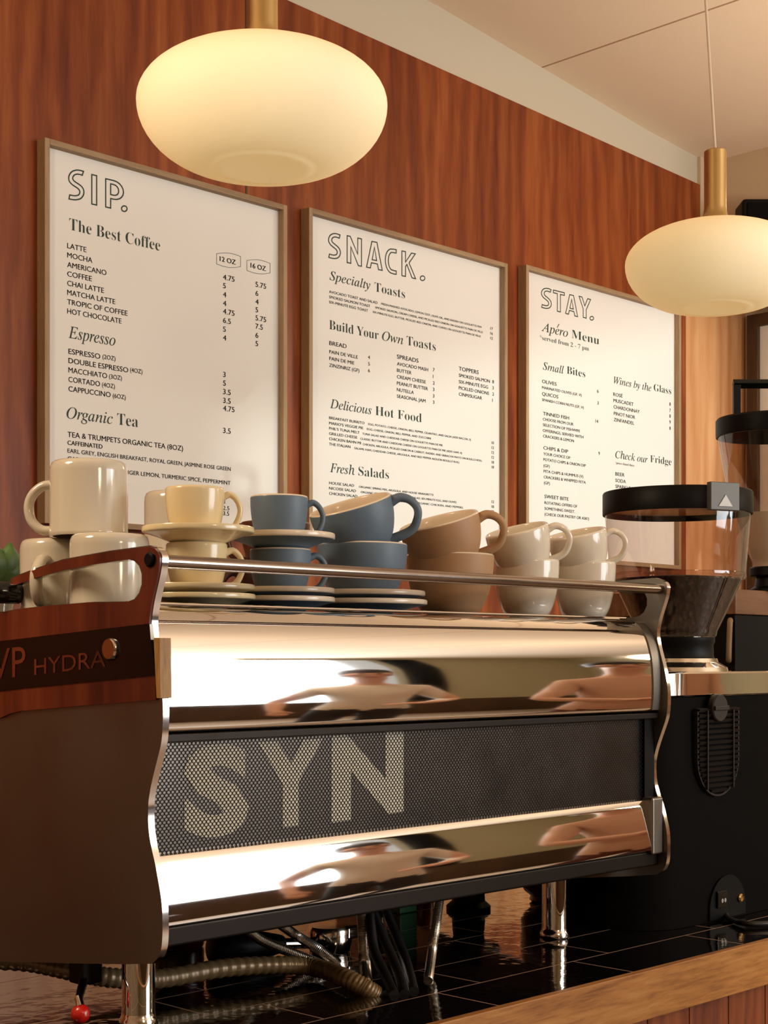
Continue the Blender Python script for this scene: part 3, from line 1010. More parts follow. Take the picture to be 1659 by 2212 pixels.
# lower apron: rounded top edge, flat sheet leaning outwards towards the foot
ap = [(YM + .02, 1.206), (YM + .002, 1.206), (YM - .004, 1.2045), (YM - .0065, 1.200), (YM - .008, 1.195), (YM - .0165, 1.1385), (YM - .0160, 1.1345), (YM - .012, 1.1325), (YM + .02, 1.1325)]
MB().sheet(ap, X0, X1).build('chrome_apron', M['chrome'], mach, 25)['label'] = 'polished lower apron'
for nm, x in (('end_bracket', X1 - .026),):
    MB().box((x, YM - .0185, 1.128), (X1, YM + .02, 1.209)).build(nm, M['steel'], mach, 0, .003)
mb = MB().prism([(X1 - .020, y - .0018, z) for y, z in prof] + [(X1 - .020, y + .02, z) for y, z in prof[::-1]], (.0199, 0, 0))
mb.build('end_bracket', M['steel'], mach, 40)
MB().box((X0, YM - .010, 1.1105), (X1, YM + .10, 1.1322)).build('under_rail', M['steel_dark'], mach, 0, .003)
MB().box((X0, YM + .10, 1.112), (X1, YB - .03, 1.13)).build('base_pan', M['black'], mach, 0)
MB().box((X0, YB - .03, 1.112), (X1, YB - .01, zt)).build('operator_panel', M['steel_dark'], mach, 0)
# cup rail with black end bolts
YR = on_plate([(340, 1208)])[0].y + .004
a, b = on_y(352, 1213, YR), on_y(1418, 1270, YR)
RZ = (a.z + b.z) / 2
RZ = a.z
MB().tube([(MX0 - .003, YR, RZ), (MX1 - .001, YR, RZ)], .0072, 20).build('cup_rail', M['rail_steel'], mach)
p = on_x(324, 1209, MX0 - .0031)
mb = MB().lathe([(0, .003), (.006, .003), (.0076, .0015), (.0076, 0)], n=24)
mb.v = [(p.x - z, p.y + x, p.z + y) for x, y, z in mb.v]
mb.build('rail_bolt', M['black'], mach)
p = on_x(14, 1280, MX0)
mb = MB().lathe([(0, 0), (.010, 0), (.0128, .003), (.0128, .030), (.010, .034), (0, .034)], n=24)
mb.v = [(p.x + .018 - z, p.y + x, p.z + y) for x, y, z in mb.v]
mb.build('arm_end_cap', M['black_gloss'], mach)
for cx, cy in ((1.02, 1.385), (1.765, 1.385), (1.02, 1.76), (1.765, 1.76)):
    lg = MB().lathe([(.0185, .008), (.0185, .11)], (cx, cy, CZ + .0005), 28).build('leg', M['chrome'], mach)
    MB().lathe([(.0, 0), (.0205, 0), (.0215, .002), (.0215, .007), (.0195, .010), (.0185, .014)], (cx, cy, CZ + .0005), 28).build('foot', M['chrome_warm'], lg)
MB().tube([(X0, 1.315, TRAY + .004), (X1, 1.315, TRAY + .004)], .0022, 8).build('tray_bead', M['chrome_warm'], mach)


# ------------------------------------------------------------------ cups, saucers, mugs
def cup_profile(r, h, foot=.6, t=.0042, low=.42):
    """outer wall from the foot up, over the lip and down inside"""
    rf = r * foot
    o = [(0, .003), (rf * .86, .003), (rf * .9, 0), (rf, 0), (rf * 1.03, .004)]
    for i in range(1, 13):
        u = i / 12
        o.append((rf * 1.03 + (r - rf * 1.03) * math.sin(u * math.pi / 2) ** (1 / (1 + low)), .004 + (h - .008) * (u ** 1.18)))
    o[-1] = (r, h - .004)
    lip = [(r, h - .002), (r - t * .25, h - .0004), (r - t * .5, h), (r - t * .8, h - .0005), (r - t, h - .002)]
    inn = []
    for i in range(12, -1, -1):
        u = i / 12
        inn.append((max(.0, rf * .98 + (r - rf * 1.03) * math.sin(u * math.pi / 2) ** (1 / (1 + low)) - t), .009 + (h - .016) * (u ** 1.18)))
    inn.append((0, .008))
    return o, lip, inn


def handle_pts(r, h, out, z0, z1, rr=None):
    """an ear: leaves the wall high, swings out, returns low"""
    pts = [(r * .94, z1 - .002), (r + out * .35, z1 + .001), (r + out * .78, z1 - (z1 - z0) * .12), (r + out, z1 - (z1 - z0) * .38), (r + out * .86, z1 - (z1 - z0) * .66), (r + out * .45, z0 + (z1 - z0) * .10), ((rr or r) * .9, z0)]
    return smooth_path([Vector((x, 0, z)) for x, z in pts], 6)


def make_cup(label, px0, px1, rim_y, base_z, Y, mats, group, foot=.6, hang=None, hscale=1.0, low=.42, tilt=None, cx=None, r=None, h=None):
    cxp = (px0 + px1) / 2 if cx is None else cx
    k = mpp(cxp, Y)
    r = (px1 - px0) / 2 * k if r is None else r
    c = on_y(cxp, HORIZON, Y)
    rim = on_y(cxp, rim_y, Y).z
    h = rim - base_z if h is None else h
    t = thing('coffee_cup', label, 'cup', (0, 0, 0), group)
    o, lip, inn = cup_profile(r, h, foot, .0042, low)
    prof = o + lip + inn
    mis = [0 if i < len(o) else 1 for i in range(len(prof) - 1)]
    body = MB().lathe(prof, n=56, mis=mis).build('cup_body', mats, t, 60)
    ang = math.atan2(RIGHT.y, RIGHT.x) + (hang or 0)
    out = r * .52 * hscale
    hp = handle_pts(r, h, out, h * .16, h * .86, r * (foot + .28))
    n = len(hp)
    mb = MB().tube(hp, [r * (.125 - .03 * math.sin(math.pi * i / (n - 1))) for i in range(n)], 12, 0, 1.15)
    mb.v = [(x * math.cos(ang) - y_ * math.sin(ang), x * math.sin(ang) + y_ * math.cos(ang), z) for x, y_, z in mb.v]
    mb.build('handle', mats[0], t, 60)
    if tilt:
        a, b = tilt            # roll anticlockwise in the view, then pitch the mouth towards the viewer
        m = Matrix.Rotation(math.radians(b), 4, RIGHT) @ Matrix.Rotation(-math.radians(a), 4, AWAY)
        t.rotation_euler = m.to_euler()
    t.location = (c.x, c.y, base_z)
    return t


def make_saucer(label, cxp, Y, r, base_z, mats, group, h=.019):
    c = on_y(cxp, HORIZON, Y)
    f = r * .44
    prof = [(0, .002), (f * .86, .002), (f * .9, 0), (f, 0), (f * 1.06, .003), (r * .72, h * .44), (r * .90, h * .62), (r * .975, h * .665),
            (r * .995, h * .70), (r, h * .76), (r, h * .92), (r * .992, h * .985), (r * .975, h), (r * .95, h * .985), (r * .80, h * .76), (r * .58, h * .46), (f, .0052), (0, .005)]
    mis = [0] * 7 + [1] * 10
    o = MB().lathe(prof, n=64, mis=mis).build('saucer', mats, None, 50)
    o.location = (c.x, c.y, base_z)
    return tag(o, label, 'saucer', group)


G1, G2, G3, G4 = 'espresso cups on the machine', 'saucers on the machine', 'latte cups on the machine', 'upturned mugs on the machine'
CR, BL, TN, WH = [M['cream'], M['cream']], [M['blue'], M['pale']], [M['tan'], M['pale']], [M['white'], M['white']]
YE = 1.375
T0 = TRAY + .0003
for (cx, mats, nm, r_) in ((425, CR, 'cream', .0348), (606, BL, 'blue', .0368)):
    ctop, ctop2 = (421, 603)[nm == 'blue'], 0
    make_saucer('%s saucer at the bottom of the %s espresso stack, on the machine top' % (nm, nm), cx + (3 if nm == 'cream' else 0), YE, .0655, T0, mats, G2)
    make_saucer('%s saucer directly under the lower %s espresso cup' % (nm, nm), cx + (2 if nm == 'cream' else 0), YE, .0650, T0 + .0108, mats, G2)
    zc1 = T0 + .0108 + .0055
    h = .0605
    make_cup('lower %s espresso cup, half hidden by the chrome rail' % nm, 0, 0, 0, zc1, YE, mats, G1, .62, .25, 1.0, .5, None, cx, r_, h)
    zs2 = zc1 + h - .0028
    make_saucer('%s saucer held up between the two %s espresso cups' % (nm, nm), cx + 3, YE, .0640, zs2, mats, G2, .0215)
    make_cup('upper %s espresso cup standing on a raised saucer' % nm, 0, 0, 0, zs2 + .0056, YE, mats, G1, .62, .1, 1.0, .5, None, ctop, r_ * (.97 if nm == 'cream' else .94), .0605)
YL_ = 1.388
make_saucer('large blue saucer at the bottom, under the blue latte cups', 783, YL_, .083, T0, BL, G2, .020)
make_saucer('large blue saucer directly under the lower blue latte cup', 781, YL_, .0815, T0 + .0112, BL, G2, .020)
zb1 = T0 + .0112 + .0055
make_cup('lower blue latte cup standing on two saucers', 686, 880, 1175, zb1, YL_, BL, G3, .50, 1.9, 1, .55)
make_cup('tilted blue latte cup leaning in the rim of another', 694, 872, 0, 1.5385, YL_ - .004, BL, G3, .50, 0.0, 1, .55, (15, 13), 786, .0535, .0690)
make_cup('lower tan latte cup behind the rail', 878, 1067, 1198, T0, 1.37, TN, G3, .52, 1.9, 1, .55)
make_cup('tilted tan latte cup resting in the lower tan cup', 880, 1060, 0, 1.526, 1.366, TN, G3, .52, 0.0, 1, .55, (14, 12), 973, .0540, .0690)
make_cup('lower white latte cup beside the tan cups', 1068, 1208, 1210, T0, 1.358, WH, G3, .56, 1.9, 1, .6)
make_cup('tilted white latte cup resting on the white cup beside the tan cups', 1066, 1202, 0, 1.5265, 1.356, WH, G3, .56, 0.0, 1.1, .6, (13, 11), 1136, .0445, .0640)
make_cup('lower white latte cup at the far end of the row', 1195, 1330, 1215, T0, 1.352, WH, G3, .56, 1.9, 1, .6)
make_cup('tilted white latte cup at the far end of the row', 1200, 1322, 0, 1.529, 1.350, WH, G3, .56, 0.0, 1.1, .6, (11, 10), 1261, .0430, .0630)
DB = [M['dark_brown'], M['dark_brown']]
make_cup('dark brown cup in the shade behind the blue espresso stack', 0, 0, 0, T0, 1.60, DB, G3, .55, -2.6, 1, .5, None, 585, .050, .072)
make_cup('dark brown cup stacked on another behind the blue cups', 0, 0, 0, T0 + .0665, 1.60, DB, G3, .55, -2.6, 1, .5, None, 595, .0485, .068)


def make_mug(label, X, Y, z, r, h, hang):
    t = thing('upturned_mug', label, 'mug', (0, 0, 0), G4)
    prof = [(r * .90, .004), (r * .90, 0), (r * .985, 0), (r, .002), (r * 1.0, .0045), (r * .985, .006), (r * .985, h - .013), (r * .972, h - .007), (r * .93, h - .0025), (r * .86, h - .0005), (r * .74, h), (r * .70, h - .0025), (0, h - .0025)]
    MB().lathe(prof, n=56, mi=0).build('mug_body', M['mugglaze'], t, 40)
    hp = smooth_path([Vector((x, 0, zz)) for x, zz in ((r * .95, h * .70), (r + .010, h * .675), (r + .0215, h * .56), (r + .026, h * .40), (r + .0225, h * .22), (r + .011, h * .10), (r * .95, h * .09))], 6)
    mb = MB().tube(hp, .0056, 12, 0, 1.35)
    mb.v = [(x * math.cos(hang) - y_ * math.sin(hang), x * math.sin(hang) + y_ * math.cos(hang), zz) for x, y_, zz in mb.v]
    mb.build('handle', M['mugglaze'], t, 60)
    t.location = (X, Y, z)
    return t


ra = math.atan2(RIGHT.y, RIGHT.x)
MH = .0845
make_mug('upturned stone mug standing on top of the two others', on_y(192, 1160, 1.470).x, 1.470, T0 + MH + .0003, .0450, .0865, ra + math.pi - .1)
make_mug('upturned stone mug below on the right, partly behind the wooden arm', on_y(237, 1300, 1.421).x, 1.421, T0, .0452, MH, ra + 2.2)
make_mug('upturned stone mug below on the left, round handle facing out', 1.004, 1.518, T0, .0450, MH - .001, ra - 1.72)
xm = on_y(386, 1300, 1.575).x
make_mug('upturned stone mug behind the cream espresso stack, near the machine top', xm, 1.575, T0, .0445, .080, ra + 2.0)
make_mug('upturned stone mug behind the upper cream espresso cup', xm - .001, 1.575, T0 + .0803, .0440, .080, ra + 2.2)

# potted plant peeping out on the left
pt = thing('potted_plant', 'small green leafy plant in a cream pot beside the mugs', 'plant', (1.005, 1.66, T0))
MB().lathe([(0, 0), (.022, 0), (.027, .034), (.025, .034), (.021, .026), (0, .026)], (1.005, 1.66, T0), 32).build('pot', M['mugglaze'], pt)
for (px, py), (qx, qy), w in (((4, 1284), (26, 1172), .026), ((0, 1284), (42, 1206), .020), ((-14, 1284), (-8, 1172), .028)):
    a, b = on_y(px, py, 1.655), on_y(qx, qy, 1.64)
    sd = (b - a).cross(Vector((0, 1, .3))).normalized()
    vs, fs = [], []
    for i in range(9):
        u = i / 8
        c = a.lerp(b, u) + Vector((0, -.014 * math.sin(u * math.pi), 0))
        ww = w * (math.sin(math.pi * u ** .75) * .9 + .06)
        for s_ in (-1, -.5, 0, .5, 1):
            vs.append(c + sd * ww * s_ + Vector((0, .007 * abs(s_) * (1 if s_ else 0), 0)))
    for i in range(8):
        for q in range(4):
            fs.append((i * 5 + q, i * 5 + q + 1, i * 5 + q + 6, i * 5 + q + 5))
    MB().add(vs, fs).build('leaf', M['leaf'], pt, 60, 0, .0012)


# ------------------------------------------------------------------ pendant lamps
def pendant(label, px, Z, lean):
    c = at_depth(px, 228, Z)
    zw = 2.204
    t = thing('pendant_lamp', label, 'lamp', (c.x, c.y, 2.112), 'opal pendant lamps')
    R = .180
    prof = [(0, -.0895), (.060, -.0915), (.0700, -.0920), (.0727, -.0905)]
    for i in range(1, 15):
        u = i / 14
        a = u * math.pi / 2
        prof.append((.0727 + (R - .0727) * math.sin(a) ** 1.12, -.0905 + .0905 * (1 - math.cos(a) ** 1.0)))
    for i in range(1, 17):
        a = i / 16 * math.pi / 2
        prof.append((max(.020, R * math.cos(a) ** .88), .079 * math.sin(a) ** 1.0))
    MB().lathe(prof, (c.x, c.y, zw), 96).build('glass_globe', M['globe'], t, 35)['label'] = 'flattened glowing opal glass globe'
    b = [(.040, .0735), (.036, .0790), (.0275, .0885), (.0235, .100), (.0222, .112), (.0222, .2240), (.0205, .2262), (0, .2262)]
    MB().lathe(b, (c.x, c.y, zw), 48).build('brass_neck', M['brass'], t, 35)
    MB().tube([(c.x, c.y, zw + .226), (c.x + lean.x, c.y + lean.y, zc(c.x) - .001)], .0028, 10).build('cord', M['plaster'], t)
    mb = MB().lathe([(0, -.03), (.04, -.03), (.048, -.02), (.048, 0)], (c.x + lean.x, c.y + lean.y, zc(c.x) - .0005), 32)
    mb.build('ceiling_cup', M['brass'], t)
    return t


pendant('large near pendant lamp with flattened opal globe over the first menus', 567, 2.20, Vector((0, 0, 0)))
pendant('farther pendant lamp with opal globe in front of the STAY menu', 1545, 3.08, RIGHT * -.055)


# ------------------------------------------------------------------ coffee grinder beside the machine
gx0, gx1, gy0, gy1 = 1.872, 2.305, 1.290, 1.500
gr = thing('coffee_grinder', 'black coffee grinder with clear bean hopper on the counter beside the machine', 'grinder', ((gx0 + gx1) / 2, (gy0 + gy1) / 2, CZ))


def rounded(x0, x1, y0, y1, r, n=8):
    P = []
    for cx, cy, a0 in ((x1 - r, y0 + r, -90), (x1 - r, y1 - r, 0), (x0 + r, y1 - r, 90), (x0 + r, y0 + r, 180)):
        for i in range(n + 1):
            a = math.radians(a0 + 90 * i / n)
            P.append((cx + r * math.cos(a), cy + r * math.sin(a)))
    k = 4 * (n + 1) - 1
    a, b = P[k], P[0]
    return P + [(a[0] + (b[0] - a[0]) * i / 12, a[1]) for i in range(1, 12)]


def loft(rings):
    mb = MB()
    n = len(rings[0])
    vs = [p for r in rings for p in r]
    fs = []
    for i in range(len(rings) - 1):
        for k in range(n):
            k2 = (k + 1) % n
            fs.append((i * n + k, i * n + k2, (i + 1) * n + k2, (i + 1) * n + k))
    fs += [tuple(reversed(range(n))), tuple((len(rings) - 1) * n + k for k in range(n))]
    return mb.add(vs, fs)


gxc, gw = (gx0 + gx1) / 2, (gx1 - gx0) / 2
rr = lambda e, z, r=.085: [(x, y + (.014 * ((x - gxc) / gw) ** 2 if y < 1.36 else 0), z) for x, y in rounded(gx0 - e, gx1 + e, gy0 - e, gy1 + e, r)]
gb = loft([rr(0, CZ + .0005), rr(0, CZ + .02), rr(-.004, 1.25), rr(-.006, 1.349)]).build('grinder_body', M['black_soft'], gr, 40)
loft([rr(-.003, 1.3492), rr(-.001, 1.3515), rr(-.001, 1.384), rr(-.004, 1.3868), rr(-.012, 1.3872)]).build('steel_band', M['band_steel'], gr, 40)['label'] = 'polished steel band'
hc = on_y(1463, HORIZON, 1.395)
hx, hy = hc.x, 1.395
MB().lathe([(.082, .0), (.080, .006), (.066, .014), (.064, .020)], (hx, hy, 1.3873), 48, cap1=True).build('steel_dome', M['band_steel'], gr)
MB().lathe([(.060, 0), (.058, .004), (.0575, .022), (.060, .027), (.060, .034)], (hx, hy, 1.4068), 48, cap0=True, cap1=True).build('hopper_collar', M['black'], gr)
zH = 1.441
hp = MB().lathe([(.0600, 0), (.0630, .003), (.0640, .010), (.0660, .014), (.1040, .094), (.1085, .104), (.1165, .202)], (hx, hy, zH), 72)
hp.build('bean_hopper', M['clear_dark'], gr, 40)['label'] = 'clear tapered bean hopper'
MB().lathe([(0, .002), (.0620, .003), (.0650, .014), (.1020, .092), (.098, .095), (.05, .099), (0, .096)], (hx, hy, zH), 64).build('coffee_beans', M['beans'], gr, 40)['kind'] = 'stuff'
MB().lathe([(.1040, .0935), (.1075, .0935), (.1095, .0985), (.1090, .1035), (.1055, .1030)], (hx, hy, zH), 72).build('hopper_lip', M['clear_dark'], gr, 40)
lid = MB().lathe([(.1150, .1985), (.1195, .1980), (.1200, .2000), (.1200, .2320), (.1185, .2345), (.110, .2350), (0, .2350), (0, .2320), (.112, .2320), (.1150, .2290), (.1150, .1985)], (hx, hy, zH), 72).build('hopper_lid', M['black'], gr, 40)
MB().lathe([(.0, .2030), (.114, .2030), (.114, .2050), (0, .2050)], (hx, hy, zH), 64).build('lid_seal', M['clear_dark'], gr, 40)
aa = math.atan2(RIGHT.y, RIGHT.x) - math.radians(66)
mb = MB().box((.1165, -.027, .1950), (.1275, .027, .2385))
rot = lambda v: (hx + v[0] * math.cos(aa) - v[1] * math.sin(aa), hy + v[0] * math.sin(aa) + v[1] * math.cos(aa), zH + v[2])
mb.v = [rot(v) for v in mb.v]
la = mb.build('lid_latch', M['grey_facet'], gr, 0, .0012)
mb = MB().prism([(.1276, -.013, .2010), (.1276, .013, .2010), (.1276, 0, .2190)], (.0012, 0, 0))
mb.v = [rot(v) for v in mb.v]
mb.build('triangle_mark', M['grey_mark'], la, 0)
# vent, dial and socket panel on the face towards the viewer
yf = gy0 - .0001


def gpx(px, py, y=None):
    return on_y(px, py, gy0 if y is None else y)


v0, v1 = gpx(1505, 1725), gpx(1595, 1532)
va, vb, zl, zh = v0.x, v1.x, v0.z, v1.z
vr = (vb - va) / 2
mb = MB()
ringo, ringi = [], []
for i in range(41):
    a = math.pi + math.pi * i / 40
    ringo.append(((va + vb) / 2 + vr * math.cos(a), zl + vr + vr * math.sin(a)))
    ringi.append(((va + vb) / 2 + (vr - .0028) * math.cos(a), zl + vr + (vr - .0028) * math.sin(a)))
ringo = [(va, zh)] + ringo + [(vb, zh)]
ringi = [(va + .0028, zh)] + ringi + [(vb - .0028, zh)]
n = len(ringo)
mb.add([(x, yf - .0015, z) for x, z in ringo] + [(x, yf - .0015, z) for x, z in ringi] + [(x, yf + .004, z) for x, z in ringo] + [(x, yf + .004, z) for x, z in ringi],
       [(i, i + 1, n + i + 1, n + i) for i in range(n - 1)] + [(i, 2 * n + i, 2 * n + i + 1, i + 1) for i in range(n - 1)] + [(n + i, n + i + 1, 3 * n + i + 1, 3 * n + i) for i in range(n - 1)])
z = zl + .006
while z < zh:
    hw = vr - .002 if z > zl + vr else math.sqrt(max(0, vr ** 2 - (zl + vr - z) ** 2)) - .002
    cx = (va + vb) / 2
    if hw > .004:
        mb.add([(cx - hw, yf - .0008, z), (cx + hw, yf - .0008, z), (cx + hw, yf - .0052, z + .0045), (cx - hw, yf - .0052, z + .0045), (cx - hw, yf + .003, z + .0066), (cx + hw, yf + .003, z + .0066)],
               [(0, 1, 2, 3), (3, 2, 5, 4)])
    z += .0083
for q in (-.5, .5):
    x = (va + vb) / 2 + vr * q * 1.24
    mb.box((x - .0012, yf - .006, zl + .012), (x + .0012, yf, zh))
mb.build('vent_grille', M['vent'], gr, 0)
kp = gpx(1545, 1529)
kn = MB().lathe([(.0215, 0), (.0215, .008), (.0200, .010), (0, .010)], n=40)
kn.v = [(kp.x + x, yf - z, kp.z + y) for x, y, z in kn.v]
kn = kn.build('grind_dial', M['vent'], gr)
MB().box((kp.x - .0195, yf - .0135, kp.z - .0035), (kp.x + .0195, yf - .0098, kp.z + .0035)).build('dial_bar', M['vent'], kn, 0, .001)
s0, s1 = gpx(1531, 1986), gpx(1608, 1882)
sa, sb, sz = s0.x, s1.x, s1.z
w = (sb - sa) / 2
arch = [(sb, CZ + .004)] + [((sa + sb) / 2 + w * math.cos(math.pi * i / 24), sz - w + w * math.sin(math.pi * i / 24)) for i in range(25)] + [(sa, CZ + .004)]
mb = MB().prism([(x, yf - .0022, z) for x, z in arch], (0, .006, 0))
mb.build('socket_plate', M['black'], gr, 0)
sw = gpx(1553, 1942)
so = MB().box((sw.x - .012, yf - .0060, sw.z - .013), (sw.x + .014, yf - .0021, sw.z + .013)).build('rocker_switch', M['black_gloss'], gr, 0, .001)
mb = MB()
for dx_ in (.0005, .0085):
    ri = [(sw.x + dx_ + .0028 * math.cos(a), yf - .0063, sw.z - .002 + .0034 * math.sin(a)) for a in [i * math.pi / 8 for i in range(16)]]
    mb.prism(ri, (0, .0005, 0))
mb.build('switch_mark', M['grey_mark'], so, 0)
fp = gpx(1595, 1939)
fu = MB().lathe([(.0068, 0), (.0068, .003), (.005, .005), (.0046, .0032), (0, .0032)], n=24)
fu.v = [(fp.x + x, yf - .0022 - z, fp.z + y) for x, y, z in fu.v]
fu.build('fuse_cap', M['brass'], gr)
MB().tube(smooth_path([gpx(1568, 1975, gy0 - .001), gpx(1574, 1984, gy0 - .012), on_z(1600, 1993, CZ + .006), on_z(1640, 1996, CZ + .006), on_z(1720, 1990, CZ + .006)], 6), .0042, 10).build('power_cord', M['rubber'], gr)


# ------------------------------------------------------------------ second grinder on the black cabinet at the far right
bx0, bx1, by0, by1 = 2.64, 3.30, 1.62, 1.93
cb = thing('black_cabinet', 'tall black cabinet with brown wooden top at the far right end', 'cabinet', ((bx0 + bx1) / 2, (by0 + by1) / 2, CZ))
cz1 = at_depth(1630, 1330, 3.12).z
MB().box((bx0 + .008, by0 + .006, CZ + .0005), (bx1, by1, cz1)).build('cabinet_body', M['black'], cb, 0, .002)
MB().box((bx0, by0, cz1 + .0002), (bx1 + .01, by1 + .01, cz1 + .050)).build('wooden_top', M['shelf_wood'], cb, 0, .002)
hd = on_x(1573, 1340, bx0)
MB().tube(smooth_path([on_x(1578, 1342, bx0 + .008), on_x(1577, 1343, bx0 - .012), on_x(1575, 1385, bx0 - .014), on_x(1574, 1424, bx0 - .012), on_x(1574, 1425, bx0 + .008)], 5), .0055, 10).build('handle', M['frame_wood'], cb)
zt2 = cz1 + .0505
c2 = at_depth(1668, 1300, 3.14)
gx, gy = c2.x, c2.y
g2 = thing('tall_hopper_grinder', 'second grinder with tall clear hopper and black handle at the far right', 'grinder', (gx, gy, zt2))
zz = lambda py: at_depth(1668, py, 3.14).z
MB().lathe([(0, 0), (.045, 0), (.045, .004), (.036, .010), (.032, zz(1246) - zt2), (0, zz(1246) - zt2)], (gx, gy, zt2), 36).build('stand', M['black'], g2, 30)
MB().lathe([(0, zz(1246)), (.044, zz(1246)), (.046, zz(1243)), (.046, zz(1228)), (.042, zz(1225)), (0, zz(1225))], (gx, gy, 0), 40).build('neck_ring', M['black'], g2, 30)
hps = [(.040, zz(1225)), (.041, zz(1212)), (.050, zz(1190)), (.066, zz(1140)), (.083, zz(1080)), (.097, zz(1020)), (.106, zz(965)), (.110, zz(940))]
hpp = [(v.x, v.z) for v in smooth_path([Vector((r, 0, z)) for r, z in hps], 4)]
MB().lathe(hpp, (gx, gy, 0), 64).build('tall_hopper', M['clear'], g2, 40)
fr = [(r - .0025, z) for r, z in hpp if z < zz(1098)]
MB().lathe(fr + [(0, fr[-1][1] - .002)], (gx, gy, 0), 56).build('ground_coffee_film', M['frost'], g2, 40)
MB().lathe([(.1085, zz(944)), (.1130, zz(944)), (.1140, zz(940)), (.1140, zz(908)), (.111, zz(904)), (0, zz(902)), (0, zz(906)), (.108, zz(908)), (.1085, zz(944))], (gx, gy, 0), 64).build('hopper_lid', M['black'], g2, 30)
mb = MB()
u = RIGHT
hw, th = .073, .008
z0h, z1h = zz(905), zz(826)
for s_ in (-1, 1):
    b = Vector((gx, gy, 0)) + u * hw * s_
    mb.tube([b + Vector((0, 0, z0h)), b + Vector((0, 0, z1h))], th * 1.25, 4)
b0, b1 = Vector((gx, gy, z1h - th * .4)) - u * (hw + th * .9), Vector((gx, gy, z1h - th * .4)) + u * (hw + th * .9)
mb.tube([b0, b1], th * 1.25, 4)
mb.build('lid_handle', M['black'], g2, 0, .001)

# ------------------------------------------------------------------ far right: framed board, speaker
fb = thing('framed_board', 'brown framed cream board on the far wall behind the tall hopper', 'menu board', (XR, 2.6, 1.3))
fY1, fY0 = on_x(1613, 800, XR - .03).y, 2.15
fw = fY1 - on_x(1636, 800, XR - .03).y
MB().box((XR - .03, fY1 - fw, 1.55), (XR - .001, fY1, 2.66)).box((XR - .03, fY0, 2.66 - fw), (XR - .001, fY1 - fw, 2.66)).box((XR - .03, fY0, 1.55), (XR - .001, fY1 - fw, 1.55 + fw)).build('frame', M['brown_frame'], fb, 0, .001)
MB().box((XR - .012, fY0, 1.55 + fw), (XR - .001, fY1 - fw, 2.66 - fw)).build('paper', M['paper'], fb, 0)
s0 = on_x(1604, 428, 4.60)
sp = thing('wall_speaker', 'black box loudspeaker high on the far beige wall beside the lamp', 'speaker', (4.66, s0.y - .11, s0.z - .34))
def oriented(lo, hi):
    mb = MB().box(lo, hi)
    mb.v = [tuple(s0 + RIGHT * x + AWAY * y_ + Vector((0, 0, z))) for x, y_, z in mb.v]
    return mb


oriented((0, 0, -.34), (.26, .12, 0)).build('speaker_box', M['black'], sp, 0, .012)
oriented((.015, -.006, -.325), (.245, -.0005, -.015)).build('speaker_cloth', M['black_soft'], sp, 0, .003)
MB().tube([s0 + RIGHT * .10 + AWAY * .11 + Vector((0, 0, -.2)), Vector((4.7195, s0.y - .02, s0.z - .2))], .007, 12).build('bracket', M['black'], sp)

# ------------------------------------------------------------------ under and behind the machine
hs = [(-60, 2072, 1.60), (60, 2078, 1.56), (160, 2098, 1.50), (240, 2112, 1.47), (340, 2115, 1.47), (480, 2092, 1.46), (600, 2085, 1.44), (680, 2090, 1.42)]
P = [on_y(x, y, Y) for x, y, Y in hs] + [on_z(745, 2112, CZ + .018), on_z(790, 2135, CZ + .008), on_z(812, 2150, CZ - .001)]
P = smooth_path(P, 26)
R = [.0108 + (.0011 if i % 4 in (0, 1) else 0) for i in range(len(P))]
tag(MB().tube(P, R, 18).build('drain_hose', M['hose'], None, 50), 'thick ribbed bronze drain hose curving down into the counter', 'hose')


def braided(label, pts, r=.0062):
    P = smooth_path(pts, 40)
    t = MB().tube(P, [r * (1 + .11 * (i % 2)) for i in range(len(P))], 14).build('braided_hose', M['braid'], None, 20)
    return tag(t, label, 'hose', 'braided hoses under the machine')


braided('braided steel hose slanting down behind the bronze hose, left of the pair', [on_y(520, 1990, 1.50), on_y(560, 2028, 1.50), on_y(635, 2060, 1.495), on_z(702, 2086, CZ - .001)])
braided('braided steel hose slanting down behind the bronze hose, right of the pair', [on_y(590, 1985, 1.52), on_y(636, 2018, 1.52), on_y(690, 2052, 1.485), on_z(730, 2082, CZ - .001)])
braided('upright braided steel hose beside the black cables', [on_y(781, 1950, 1.40), on_y(785, 2020, 1.40), on_y(788, 2080, 1.39), on_z(792, 2128, CZ)], .0070)
braided('thin braided hose reaching the tiles alone, right of the cables', [on_y(952, 1925, 1.36), on_y(944, 1985, 1.36), on_y(934, 2050, 1.36), on_z(925, 2118, CZ)], .0058)
for i, (a, b, c, d) in enumerate((((800, 1955), (826, 2020), (856, 2090), (874, 2148)), ((828, 1950), (856, 2020), (878, 2080), (894, 2142)), ((798, 1970), (808, 2050), (834, 2110), (852, 2150)))):
    Y = (1.405, 1.43, 1.395)[i]
    lab = ('black rubber cable nearest the upright braided hose', 'black rubber cable farthest right in the bundle', 'black rubber cable lowest in the bundle')[i]
    tag(MB().tube(smooth_path([on_y(*a, Y), on_y(*b, Y - .025), on_y(*c, Y - .065), on_z(*d, CZ)], 10), .0066, 12).build('rubber_cable', M['rubber'], None), lab, 'cable', 'cables under the machine')

